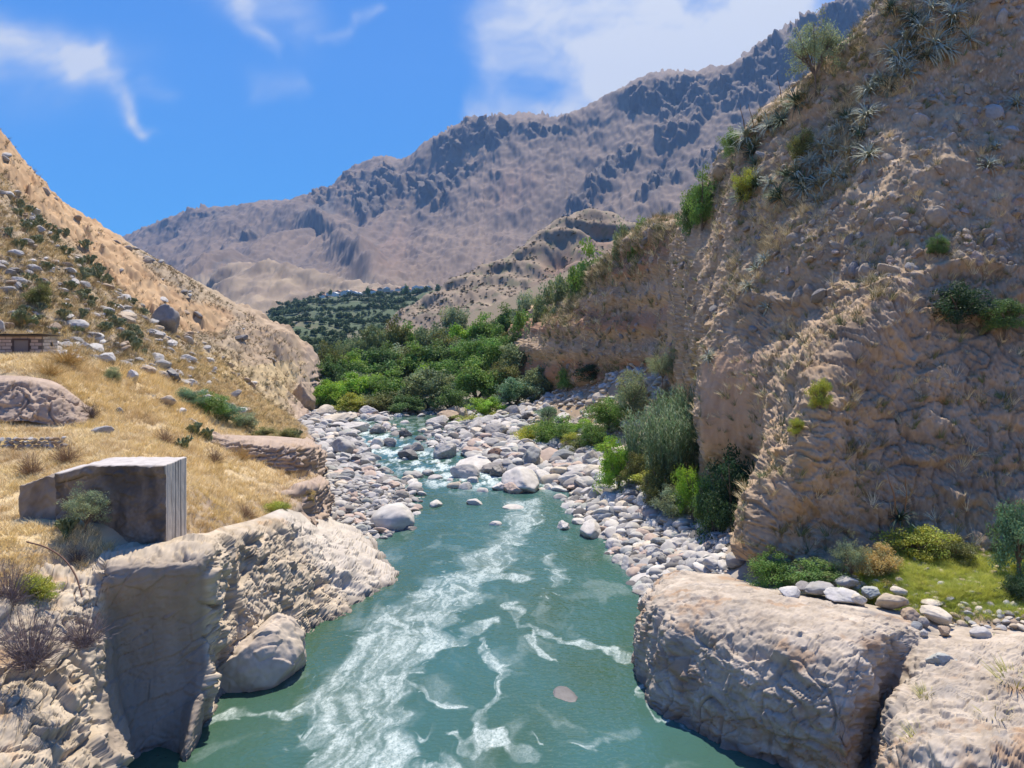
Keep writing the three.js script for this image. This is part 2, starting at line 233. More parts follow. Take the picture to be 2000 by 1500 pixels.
const channel = (x, D) => { if (D < 56 || D > 98) return 0; const c = interp([[56, 0.2], [60, -1.6], [64, -4.4], [70, -8.6], [77, -12.6], [84, -15], [91, -17.4], [98, -20]], D), w = interp([[56, 5], [62, 4.6], [70, 3.6], [78, 2.3], [88, 1.3], [98, 0.8]], D); return sstep(1.25, 0.75, Math.abs(x - c) / w + 0.25 * gn(x / 1.6, 2, D / 1.6)); };
const bedH = (x, D) => { const h = bedH0(x, D) + 0.10 * fbm(x / 1.7, 3, D / 1.7, 3), k = channel(x, D); return k ? lerp(h, Math.min(h, riverLevel(D) - 0.45), k) : h; };
// rim of the right-hand outcrop, left ledges etc. are separate rocks; this is the loose ground
const pebbleTone = (x, y, z) => { const n = fbm(x / 0.35, y, z / 0.35, 3), b = fbm(x / 5, 1, z / 5, 3); return mix3([0.17, 0.16, 0.15], [0.38, 0.365, 0.34], clamp(0.5 + n * 0.8 + b * 0.4)); };
{
  const a0 = -0.46, a1 = 1.05, nu = 430, nv = 420, D0 = 13, D1 = 230;
  const g = gridGeometry(nu, nv, (i, j) => { const D = D0 * Math.pow(D1 / D0, j / (nv - 1)), x = lerp(a0, a1, i / (nu - 1)) * D; return new THREE.Vector3(x, bedH(x, D) + 0.05 * fbm(x / 0.4, 0, D / 0.4, 2), -D); },
    (x, y, z) => { const D = -z; let c = pebbleTone(x, y, z); const soil = mix3([0.24, 0.175, 0.115], [0.40, 0.30, 0.19], clamp(0.5 + 0.8 * fbm(x / 1.3, 2, z / 1.3, 4)));
      const hi = sstep(1.6, 2.6, y - riverLevel(D) + 0.6 * fbm(x / 3, 4, z / 3, 3)); c = mix3(c, soil, hi); if (D > 104) c = mix3(c, [0.10, 0.085, 0.05], sstep(104, 116, D) * 0.75); return c; }, 1);
  struct('river_bed', g, M.ground, 'stony river bed and sloping right bank');
}
const bankH0 = thinPlate([
  S(-250, 1190, 17), S(180, 1112, 22), S(0, 1100, 20.5), S(100, 1052, 23), S(330, 1050, 24.4), S(395, 1062, 24.8), S(480, 1032, 30), S(560, 1003, 35), S(595, 1015, 37), S(600, 975, 42), S(540, 935, 45), S(600, 900, 52), S(605, 882, 60), S(560, 862, 60), S(480, 870, 54), S(440, 862, 51), S(420, 960, 36), S(500, 960, 39),
  S(0, 1000, 26), S(100, 965, 28), S(220, 930, 30), S(200, 872, 34), S(330, 880, 37), S(0, 885, 33), S(0, 845, 36), S(80, 812, 38.5), S(0, 812, 38), S(170, 815, 40), S(80, 738, 40.2), S(0, 738, 40.2), S(-150, 740, 40), S(100, 702, 45), S(20, 700, 46), S(-120, 700, 46), S(200, 785, 43), S(290, 800, 46), S(400, 832, 50), S(480, 842, 57), S(540, 848, 65), S(595, 838, 72), S(300, 742, 52), S(400, 772, 62), S(500, 808, 75), S(560, 806, 90), S(450, 765, 75),
  S(200, 700, 55), S(320, 705, 65), S(150, 600, 62), S(0, 600, 55), S(0, 480, 65), S(0, 360, 78), S(0, 243, 92), S(100, 362, 97), S(200, 441, 101), S(260, 481, 103), S(330, 527, 105), S(400, 570, 108), S(500, 620, 112), S(570, 652, 114), S(300, 600, 82), S(400, 650, 88), S(450, 702, 92), S(520, 700, 100), S(600, 725, 110), S(570, 765, 102), S(200, 540, 82), S(120, 480, 82), S(612, 690, 116),
  S(0, 262, 106), S(0, 285, 122), S(100, 378, 112), S(200, 455, 118), S(-120, 150, 95), S(-120, 175, 115), [-60, 132, 24], [-45, 128, 16], [-32, 132, 6], [-24, 122, 1], [-25, 108, 1.2], [-20, 96, 0.2], [-16, 80, -0.3], [-14, 68, -0.5], [-12, 55, -0.4], [-9, 45, -0.6], [-6, 36, -1.5], [-7, 28, -1],
  [-105, 60, 44], [-75, 40, 25], [-48, 30, 13], [-30, 20, 8.5], [-20, 14, 6.4],
], 0.0015);
const clayBand = (px, py) => { let best = 1e9, t0 = 0; const L = [[-60, 230], [0, 290], [60, 345], [110, 395], [190, 470], [250, 530], [300, 580], [350, 610], [420, 625]]; for (let i = 0; i < L.length - 1; i++) { const [x0, y0] = L[i], [x1, y1] = L[i + 1], dx = x1 - x0, dy = y1 - y0, t = clamp(((px - x0) * dx + (py - y0) * dy) / (dx * dx + dy * dy)), d = Math.hypot(px - x0 - dx * t, py - y0 - dy * t); if (d < best) { best = d; t0 = (i + t) / (L.length - 1); } } return best / lerp(46, 30, t0); };
const bankRim = D => interp([[12, -13], [16, -13.6], [20, -13.3], [22, -12.6], [24.4, -11.2], [25.2, -10.6], [30, -10.9], [35, -10.9], [38, -11], [42, -11.3], [47, -11.9], [52, -13.3], [60, -15.7], [66, -17.4], [72, -19.3], [80, -22], [90, -25.4], [104, -27.9], [116, -29.6], [135, -35]], D) + (D > 40 ? 0.35 * gn(D / 1.3, 3, 1) + 0.5 * gn(D / 4, 8, 2) : 0);
const bankH = (x, D) => { let h = bankH0(x, D);
  const hill = sstep(46, 62, D) * sstep(7, 11, h), px = 1000 + x / D * FPX, py = 650 - (h - EYE) / D * FPX;
  h += hill * (0.9 * fbm(x / 9, 1, D / 9, 4) + 0.55 * fbm(x / 2.4, 5, D / 2.4, 4, 0.6) + 0.3 * facets(x / 1.6, 2, D / 1.6));
  const cb = hill ? Math.exp(-(clayBand(px, py) ** 2)) : 0;
  if (cb > 0.02) h -= cb * (0.6 + 1.9 * ridged((x + D * 0.8) / 2.6, 2, (D - x * 0.8) / 8, 4) - 0.9 * facets(x / 2, h / 1.5, D / 2));
  h += (1 - hill) * (0.16 * fbm(x / 2.6, 2, D / 2.6, 4) + 0.06 * fbm(x / 0.6, 8, D / 0.6, 3));
  if (D > 85 && px > 380) { const r = sstep(380, 520, px) * sstep(85, 96, D); h += r * (1.7 * ridged((x + 0.6 * D) / 5, 3, (D - 0.4 * x) / 12, 4) - 1.3 + 0.8 * facets(x / 2.4, h / 2, D / 2.4)); }
  if (D < 40) h -= 0.85 * sstep(2.4, 0, bankRim(D) - x + 0.5 * gn(x / 0.9, 2, D / 0.9)) * sstep(40, 36, D);
  return h; };
const ledgeRock = (x, y, z) => mix3(mix3([0.26, 0.195, 0.15], [0.44, 0.345, 0.265], clamp(0.5 + 0.9 * fbm(x / 0.9, y / 0.22, z / 0.9, 4))), [0.42, 0.29, 0.16], 0.5 * sstep(0.2, 0.5, fbm(x / 2, y, z / 2, 3)));
{
  const nu = 400, ns = 70, nv = 640, D0 = 12.5, D1 = 135;
  const g = gridGeometry(nu + ns, nv, (i, j) => { const D = D0 * Math.pow(D1 / D0, j / (nv - 1)), rim = bankRim(D);
    if (i < nu) { const x = lerp(-0.95 * D, rim, Math.pow(i / (nu - 1), 0.9)); return new THREE.Vector3(x, bankH(x, D), -D); }
    const t = (i - nu + 1) / ns, h0 = bankH(rim, D), low = -1.2, wide = D < 40 ? 0.7 : lerp(0.9, 2.6, sstep(45, 110, D));    // the drop from the rim to the river bed
    const y = lerp(h0, low, Math.pow(t, 0.9)), out = D < 40 ? 0.3 * facets(D / 0.8, y / 0.5, 2.5, 0.6, 0.4, 0.1) + 0.2 * fbm(D / 0.4, y / 0.3, 4, 4) + 0.15 : 0.55 * facets(D / 1.5, y / 0.45, 1.5, 0.5, 0.35, 0.12) + 0.3 * fbm(D / 0.8, y / 0.3, 4, 4) + 0.22 * Math.sin(y * 7 + 2 * fbm(D / 3, y, 2, 2)) + 0.3;
    return new THREE.Vector3(rim + wide * t + out * Math.min(1, t * 5), y, -D + out * 0.5 * Math.min(1, t * 5)); },
    (x, y, z, nx, ny, nz, u, v) => { const D = -z, px = pxOf(x, z), py = pyOf(y, z), hill = sstep(48, 60, D) * sstep(8, 11, y);
      if (u > nu / (nu + ns)) return D < 40 ? mix3(ledgeRock(x, y, z), mix3([0.26, 0.215, 0.155], [0.56, 0.475, 0.36], clamp(0.5 + fbm(x / 0.3, y / 0.3, z / 0.3, 4))), 0.7) : ledgeRock(x, y, z);
      const straw = mix3([0.36, 0.27, 0.15], [0.60, 0.475, 0.27], clamp(0.5 + 0.7 * fbm(x / 0.8, 1, z / 0.8, 3) + 0.5 * fbm(x / 6, 7, z / 6, 3)));
      const dirt = mix3([0.20, 0.155, 0.11], [0.46, 0.37, 0.265], clamp(0.5 + 0.8 * fbm(x / 0.7, y / 0.7, z / 0.7, 4) + 0.6 * fbm(x / 3, y / 3, z / 3, 3)));
      let c = mix3(straw, dirt, clamp(hill * 0.75 + sstep(0.1, 0.5, fbm(x / 4, 3, z / 4, 3)) * 0.8));
      if (hill > 0) { const q = clayBand(px + 14 * gn(x / 4, y / 4, z / 4), py + 14 * gn(x / 4, y / 4, z / 4 + 8)); const clay = mix3([0.30, 0.175, 0.085], [0.54, 0.385, 0.22], clamp(0.5 + 0.8 * fbm(x / 3, y / 1.2, z / 3, 4))); c = mix3(c, clay, sstep(1.25, 0.7, q));
        const r2 = sstep(400, 520, px) * sstep(86, 98, D); c = mix3(c, mix3([0.25, 0.18, 0.12], [0.47, 0.365, 0.25], clamp(0.5 + 0.9 * fbm(x / 1.6, y / 0.8, z / 1.6, 4))), r2); }
      c = mix3(c, ledgeRock(x, y, z), sstep(2.2, 0.6, bankRim(D) - x + 1.2 * gn(x / 1.5, 4, z / 1.5)) * 0.8);
      return c; }, 1);
  struct('left_hillside', g, M.ground, 'dry golden left bank rising to a steep stony hillside');
}
{ // downstream canyon slopes, out of view, added to bounce warm sunlight onto shaded rock
  const h = (x, q) => { const c = x - 0.35 * Math.max(0, q - 20), side = Math.abs(c + 2); return -1.2 + 26 * sstep(14, 90, side) + 26 * sstep(60, 140, q) + 2.4 * fbm(x / 12, 3, q / 12, 4) + 0.5 * fbm(x / 2, 5, q / 2, 3); };
  const g = gridGeometry(150, 120, (i, j) => { const q = lerp(-11.5, 150, j / 119), x = lerp(-150, 150, i / 149); return new THREE.Vector3(x, h(x, q) * sstep(-12, 2, q) - 1.5 * sstep(2, -12, q), q); },
    (x, y, z) => mix3([0.22, 0.165, 0.105], [0.40, 0.31, 0.20], clamp(0.5 + 0.7 * fbm(x / 3, y / 3, z / 3, 4))), -1);
  struct('added_bounce_slopes', g, M.ground, 'dry canyon slopes added unseen behind the viewer to bounce warm sunlight');
}
console.log('ground done');
// ---------- bedrock: near left cliff, right outcrop, right canyon wall ----------
const paleRock = (x, y, z) => { const s = fbm(x / 0.8, y / 0.25, z / 0.8, 4), b = fbm(x / 2.6, y / 2.6, z / 2.6, 4), o = fbm(x / 1.1 + 9, y / 1.1, z / 1.1, 4);
  let c = mix3([0.26, 0.215, 0.155], [0.58, 0.495, 0.375], clamp(0.5 + 0.6 * s + 0.5 * b + 0.4 * fbm(x / 0.12, y / 0.09, z / 0.12, 3, 0.7))); c = mix3(c, [0.46, 0.30, 0.16], 0.7 * sstep(0.18, 0.5, o)); return mix3(c, [0.26, 0.235, 0.21], 0.6 * sstep(0.2, 0.5, b - s * 0.4)); };
const rockBreak = (x, y, z, k = 1) => { const wx = x + 0.25 * gn(x / 0.9, y / 0.9, z / 0.9), wy = y + 0.2 * gn(x / 0.9 + 7, y / 0.9, z / 0.9), wz = z + 0.25 * gn(x / 0.9, y / 0.9 + 5, z / 0.9);
  return k * (0.5 * fbm(x / 2.4, y / 2.2, z / 2.4, 3) + 0.46 * facets(wx / 1.7, wy / 1.5, wz / 1.7, 0.75, 0.2, 0.04) + 0.15 * facets(wx / 0.65 + 5, wy / 0.5, wz / 0.65, 0.6, 0.6, 0.06) + 0.045 * facets(x / 0.24 + 9, y / 0.18, z / 0.24, 0.7, 0.6, 0.1) + 0.05 * fbm(x / 0.2, y / 0.13, z / 0.2, 3, 0.6) - 0.20 * sstep(0.05, 0.0, Math.abs(gn(wx / 1.5 + 3, wy / 2.1, wz / 1.5))) - 0.12 * sstep(0.06, 0.0, Math.abs(gn(wx / 0.7, (wy + 0.3 * wx) / 0.35 + 9, wz / 0.7)))); };
const bedded = (x, y, z, k = 1) => { const t = (y + 0.35 * x - 0.15 * z) / 0.34 + 1.6 * fbm(x / 2, y / 2, z / 2, 3); return k * 0.07 * (1 - Math.abs(((t % 1) + 1) % 1 - 0.5) * 2); };
{ // near left cliff, from left of the frame along the river to the pale apron
  const cols = [
    [[-260, 1900, 12.5], [-260, 1650, 14], [-260, 1450, 15.5], [-260, 1330, 16.8], [-250, 1235, 18], [-240, 1190, 20]],
    [[-60, 1850, 13.2], [-40, 1600, 15], [-30, 1420, 16.8], [-30, 1280, 18.4], [-30, 1170, 20], [-30, 1110, 22]],
    [[100, 1800, 15.2], [95, 1560, 16.6], [90, 1400, 18.2], [100, 1270, 19.8], [100, 1140, 21.4], [95, 1080, 23.2]],
    [[215, 1720, 16.8], [190, 1520, 18.2], [170, 1380, 19.6], [165, 1260, 20.9], [165, 1135, 21.9], [160, 1080, 23.8]],
    [[262, 1660, 18.4], [255, 1510, 19.9], [236, 1420, 20.9], [214, 1290, 21.6], [186, 1130, 22.1], [190, 1080, 24.2]],
    [[256, 1570, 20.4], [250, 1478, 21.3], [240, 1330, 22.3], [222, 1220, 22.3], [204, 1108, 22.1], [230, 1066, 24.6]],
    [[300, 1545, 21.6], [300, 1470, 22.2], [300, 1330, 22.7], [300, 1220, 22.8], [300, 1094, 22.5], [300, 1052, 24.8]],
    [[325, 1530, 21.1], [345, 1450, 22.2], [362, 1330, 23.1], [382, 1220, 23.4], [402, 1082, 23.2], [390, 1050, 25.6]],
    [[350, 1520, 20.9], [376, 1432, 22.0], [404, 1330, 23.2], [414, 1210, 24.3], [424, 1082, 25.0], [420, 1046, 26.5]],
    [[400, 1450, 22.9], [415, 1390, 24.2], [430, 1290, 25.4], [440, 1190, 26.4], [450, 1072, 27.4], [450, 1036, 29.0]],
    [[500, 1380, 25.1], [500, 1300, 27.4], [505, 1240, 28.1], [510, 1150, 28.8], [505, 1052, 30.2], [505, 1022, 32.0]],
    [[590, 1300, 28.2], [590, 1245, 30.2], [580, 1195, 31.0], [575, 1120, 32.0], [565, 1030, 34.2], [555, 1004, 36.0]],
    [[690, 1245, 30.5], [670, 1195, 33.1], [650, 1150, 33.8], [628, 1100, 34.6], [595, 1045, 36.2], [585, 1012, 38.4]],
    [[800, 1165, 35.3], [765, 1140, 37.0], [725, 1105, 38.0], [680, 1075, 38.8], [640, 1045, 39.8], [605, 1012, 41.5]],
    [[790, 1110, 39.5], [752, 1090, 41.2], [728, 1072, 42.2], [700, 1052, 42.8], [665, 1032, 43.4], [625, 1008, 44.5]],
    [[730, 1060, 44.5], [715, 1050, 45.2], [700, 1040, 45.8], [680, 1030, 46.2], [650, 1018, 46.8], [615, 1000, 47.5]],
  ];
  for (const c of cols) { const l = c[c.length - 1]; l[1] -= 15; l[2] += 1.0; }
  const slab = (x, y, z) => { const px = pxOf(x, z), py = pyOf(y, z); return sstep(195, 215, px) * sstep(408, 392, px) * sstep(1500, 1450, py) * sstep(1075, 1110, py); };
  const apron = (x, z) => sstep(33.2, 35, -z) * sstep(-13, -11, x);
  const g = loft(cols, { floor: -1.2, step: 2.0, maxU: 640, maxV: 430, disp: (x, y, z, n, u, v) => {
    const s = slab(x, y, z), ap = apron(x, z); let d = rockBreak(x, y, z, 1.0 - 0.35 * ap) * (1 - s * 0.93);
    d += s * (0.05 * fbm(x / 0.7, y / 1.6, z / 0.7, 4) + 0.035 * ridged(x / 0.5, y / 0.14, z / 0.5, 3) + 0.10 * facets((x - z) / 1.5, (y - 0.3 * x + 0.15 * fbm(x, y, z, 3)) / 0.55, 3.3, 0.25, 0.5, 0.06) + 0.03 * fbm(x / 0.15, y / 0.1, z / 0.15, 3));
    d += ap * (bedded(x, y, z, 1.5) + 0.12 * ridged((x + z * 0.5) / 1.2, y / 0.4, (z - x * 0.4) / 1.1, 4) - 0.1);
    d += bedded(x, y, z, 0.7) * (1 - s);
    return d * sstep(1.0, 0.86, v) - 0.12 * sstep(0.9, 1, v);
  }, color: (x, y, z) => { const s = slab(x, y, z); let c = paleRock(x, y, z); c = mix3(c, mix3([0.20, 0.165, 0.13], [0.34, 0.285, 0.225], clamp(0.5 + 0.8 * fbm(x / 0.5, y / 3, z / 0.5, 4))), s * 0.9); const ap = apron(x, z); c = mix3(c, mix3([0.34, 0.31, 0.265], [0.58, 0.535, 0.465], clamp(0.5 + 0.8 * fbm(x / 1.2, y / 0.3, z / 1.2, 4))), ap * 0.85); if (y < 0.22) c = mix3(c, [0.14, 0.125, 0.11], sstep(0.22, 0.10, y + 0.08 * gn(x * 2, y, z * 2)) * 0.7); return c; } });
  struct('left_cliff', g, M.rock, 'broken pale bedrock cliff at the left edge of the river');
}
{ // big outcrop on the right bank
  const cols = [
    [[1300, 1190, 34.2], [1300, 1180, 34.0], [1305, 1165, 33.6], [1320, 1150, 33.2], [1340, 1135, 32.8], [1370, 1122, 32.4], [1420, 1120, 31.8]],
    [[1262, 1215, 32.4], [1262, 1196, 32.6], [1264, 1172, 32.4], [1272, 1150, 32.0], [1296, 1130, 31.6], [1335, 1115, 31.4], [1420, 1112, 31]],
    [[1240, 1330, 27.0], [1243, 1300, 27.8], [1246, 1255, 28.4], [1254, 1205, 28.8], [1268, 1165, 29.4], [1320, 1122, 30.6], [1420, 1108, 30.6]],
    [[1262, 1400, 24.6], [1268, 1365, 25.4], [1272, 1295, 25.7], [1284, 1225, 25.9], [1304, 1172, 26.7], [1350, 1138, 28.6], [1440, 1118, 29.8]],
    [[1350, 1480, 22.2], [1352, 1430, 23.2], [1352, 1345, 23.5], [1364, 1255, 23.8], [1392, 1190, 24.8], [1440, 1155, 26.6], [1500, 1128, 28.6]],
    [[1455, 1540, 20.6], [1456, 1478, 21.8], [1456, 1395, 21.9], [1464, 1295, 22.2], [1490, 1212, 23.2], [1540, 1176, 25.2], [1580, 1142, 27.2]],
    [[1585, 1590, 19.6], [1582, 1525, 20.6], [1580, 1425, 20.6], [1590, 1325, 20.9], [1614, 1236, 21.9], [1655, 1196, 23.6], [1700, 1166, 25.2]],
    [[1660, 1630, 18.8], [1656, 1540, 19.9], [1658, 1445, 20.1], [1676, 1345, 20.5], [1700, 1262, 21.5], [1745, 1222, 22.8], [1790, 1185, 24.3]],
    [[1694, 1640, 19.6], [1694, 1530, 20.6], [1708, 1440, 21.4], [1728, 1362, 22.0], [1758, 1290, 22.2], [1802, 1248, 22.6], [1850, 1202, 24.0]],
    [[1708, 1690, 17.2], [1716, 1520, 18.2], [1736, 1446, 19.1], [1766, 1374, 20.0], [1803, 1312, 20.8], [1850, 1262, 21.7], [1900, 1210, 23.5]],
    [[1760, 1720, 15.8], [1785, 1500, 17.2], [1800, 1430, 18.1], [1830, 1370, 19.2], [1870, 1310, 20.3], [1910, 1260, 21.5], [1960, 1210, 23.5]],
    [[1900, 1760, 14.6], [1930, 1500, 16.4], [1940, 1420, 17.8], [1950, 1360, 19.0], [1970, 1310, 20.1], [2000, 1260, 21.4], [2040, 1210, 23.5]],
    [[2250, 1800, 13.6], [2250, 1500, 16.0], [2250, 1420, 17.5], [2250, 1350, 18.8], [2260, 1300, 20.0], [2280, 1250, 21.4], [2300, 1200, 23.5]],
  ];
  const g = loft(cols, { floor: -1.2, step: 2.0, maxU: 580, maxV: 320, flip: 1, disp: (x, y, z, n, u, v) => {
    const lower = sstep(0.68, 0.76, u), topFace = sstep(0.55, 0.8, n.y);
    let d = rockBreak(x, y, z, lerp(0.6, 1.0, lower) * lerp(1, 0.38, topFace)) + topFace * (0.07 * facets(x / 0.3, y / 0.3, z / 0.3, 0.8, 0.5, 0.1) + 0.05 * ridged(x / 0.25, y / 0.2, z / 0.5, 3)) + bedded(x, y, z, 0.5);
    d += 0.30 * fbm(x / 1.6, y / 2.4, z / 1.6, 3) * (1 - lower) * (1 - topFace);
    return d * sstep(1, 0.85, v) - 0.25 * sstep(0.8, 1, v);
  }, color: (x, y, z, nx, ny, nz, u) => { const s = fbm(x / 0.7, y / 0.35, z / 0.7, 4), b = fbm(x / 2.1, y / 1.3, z / 2.1, 4), px = pxOf(x, z);
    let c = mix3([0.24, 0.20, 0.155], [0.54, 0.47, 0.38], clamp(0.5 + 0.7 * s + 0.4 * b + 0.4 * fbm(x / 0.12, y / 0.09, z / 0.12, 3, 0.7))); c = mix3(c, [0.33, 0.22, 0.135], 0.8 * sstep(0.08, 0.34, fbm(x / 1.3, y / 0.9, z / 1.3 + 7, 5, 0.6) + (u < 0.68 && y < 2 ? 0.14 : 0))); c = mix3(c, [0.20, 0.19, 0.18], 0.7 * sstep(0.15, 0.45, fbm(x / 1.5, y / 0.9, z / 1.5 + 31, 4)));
    if (y < 0.3) c = mix3(c, [0.13, 0.115, 0.10], sstep(0.3, 0.12, y + 0.1 * gn(x * 2, y, z * 2)) * 0.75); return c; } });
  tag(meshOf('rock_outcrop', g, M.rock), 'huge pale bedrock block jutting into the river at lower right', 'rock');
}
// right canyon wall
const RIB = [[1735, 590], [1700, 640], [1650, 690], [1600, 760], [1612, 850], [1570, 930], [1510, 1000], [1480, 1070]];
const wallCols = [
  [[2450, 1075, 26.5], [2450, 900, 28], [2450, 720, 30], [2450, 540, 32], [2450, 360, 34.5], [2450, 180, 37], [2450, 0, 39.5], [2450, -200, 42], [2450, -400, 45], [2450, -470, 60]],
  [[2150, 1085, 27.5], [2150, 900, 29.4], [2150, 720, 31.4], [2150, 540, 33.4], [2150, 360, 35.6], [2150, 180, 38], [2150, 0, 40.6], [2150, -180, 43.2], [2150, -360, 46], [2150, -430, 60]],
  [[1980, 1090, 28.2], [1980, 930, 29.8], [1980, 770, 31.4], [1980, 600, 33.2], [1980, 440, 35.2], [1980, 270, 37.4], [1970, 100, 39.8], [1960, -60, 42.2], [1950, -230, 45], [1960, -300, 60]],
  [[1840, 1092, 28.7], [1840, 940, 30.1], [1840, 790, 31.6], [1840, 640, 33.2], [1840, 480, 35.2], [1840, 320, 37.6], [1836, 160, 40.2], [1830, 20, 42.6], [1825, -95, 45], [1840, -130, 60]],
  [[1720, 1096, 29.0], [1712, 960, 30.0], [1706, 830, 31.2], [1706, 690, 32.4], [1706, 550, 35.2], [1712, 410, 37.6], [1720, 270, 40.2], [1726, 130, 42.8], [1730, 15, 45.5], [1742, -10, 60]],
  [[1620, 1100, 29.2], [1612, 970, 29.9], [1618, 860, 30.7], [1628, 740, 31.8], [1646, 590, 35.8], [1640, 450, 38.6], [1644, 320, 41.2], [1652, 200, 43.8], [1664, 92, 46.5], [1680, 70, 60]],
  [[1540, 1102, 29.4], [1528, 990, 29.9], [1545, 890, 30.8], [1575, 780, 32.2], [1590, 620, 37.2], [1566, 490, 40.2], [1560, 370, 43], [1566, 260, 45.8], [1588, 160, 48.5], [1600, 140, 62]],
  [[1476, 1098, 30.2], [1482, 1000, 30.9], [1500, 905, 32.2], [1530, 800, 34.4], [1536, 650, 38.6], [1510, 520, 41.8], [1500, 410, 44.6], [1502, 300, 47.6], [1525, 205, 50.5], [1540, 185, 64]],
  [[1478, 1085, 33.5], [1490, 985, 35.0], [1500, 880, 36.0], [1502, 790, 37.0], [1490, 660, 39.6], [1466, 540, 43], [1452, 440, 46.4], [1448, 350, 50], [1462, 262, 53], [1480, 240, 66]],
  [[1470, 1065, 39.0], [1484, 960, 40.4], [1478, 858, 38.6], [1470, 770, 38.8], [1455, 660, 40.8], [1436, 560, 44], [1424, 470, 48], [1416, 390, 52], [1420, 316, 56], [1440, 300, 68]],
  [[1440, 1045, 43.0], [1440, 950, 43.0], [1428, 862, 40.6], [1420, 780, 40.6], [1412, 680, 42.0], [1402, 600, 45], [1395, 520, 49], [1390, 440, 54], [1392, 362, 59], [1410, 345, 70]],
  [[1400, 1020, 44.5], [1385, 945, 44.0], [1372, 874, 42.2], [1368, 790, 42.2], [1374, 700, 43.4], [1376, 630, 46], [1366, 550, 50.5], [1360, 470, 56], [1366, 392, 62], [1390, 372, 72]],
  [[1398, 985, 48], [1380, 910, 47.6], [1368, 850, 46], [1366, 780, 45.6], [1368, 705, 47], [1358, 645, 50], [1346, 570, 55], [1340, 490, 61], [1345, 425, 68], [1370, 400, 78]],
  [[1410, 900, 58], [1390, 850, 57], [1372, 800, 56], [1364, 755, 55], [1350, 705, 56], [1334, 650, 59], [1322, 580, 63.5], [1316, 510, 68], [1320, 448, 72], [1345, 420, 82]],
  [[1360, 830, 68], [1345, 800, 67.5], [1330, 770, 67], [1318, 735, 67], [1312, 690, 68], [1306, 640, 69.5], [1298, 580, 71.5], [1292, 510, 73.5], [1298, 446, 75.5], [1325, 425, 86]],
  [[1290, 780, 76], [1282, 760, 76], [1274, 735, 76], [1268, 700, 76.5], [1264, 660, 77], [1260, 610, 77.8], [1256, 560, 78.8], [1252, 505, 80], [1258, 446, 81.5], [1285, 428, 92]],
  [[1210, 770, 84], [1204, 750, 84], [1198, 728, 84], [1192, 695, 84.6], [1190, 660, 85], [1190, 618, 85.8], [1192, 578, 86.6], [1196, 535, 87.6], [1204, 494, 89], [1230, 478, 100]],
  [[1110, 760, 93], [1102, 742, 93], [1092, 718, 93], [1086, 690, 93.6], [1086, 664, 94], [1094, 636, 95], [1110, 606, 96], [1130, 574, 97], [1150, 548, 99], [1180, 532, 110]],
  [[1070, 770, 101], [1062, 750, 102], [1052, 725, 103], [1045, 700, 104], [1042, 676, 105], [1048, 650, 107], [1062, 626, 109], [1080, 602, 112], [1098, 580, 116], [1130, 566, 126]],
  [[1030, 780, 112], [1020, 760, 114], [1005, 735, 117], [995, 710, 120], [990, 690, 123], [990, 668, 127], [995, 650, 131], [1005, 632, 136], [1020, 616, 142], [1050, 606, 150]],
];
let wall;
const conglom = (x, y, z) => { const px = pxOf(x, z), py = pyOf(y, z); // where the wall is cemented gravel, above the bedrock
  const limit = interp([[1000, 900], [1340, 760], [1380, 640], [1480, 590], [1560, 590], [1650, 560], [1760, 560], [1880, 520], [2100, 540]], px); return sstep(limit + 26, limit - 26, py + 22 * gn(x / 2, y / 2, z / 2)); };
const smoothFace = (x, y, z) => { const px = pxOf(x, z), py = pyOf(y, z); return sstep(1362, 1376, px) * sstep(1520, 1440, px) * sstep(660, 710, py) * sstep(900, 860, py); };
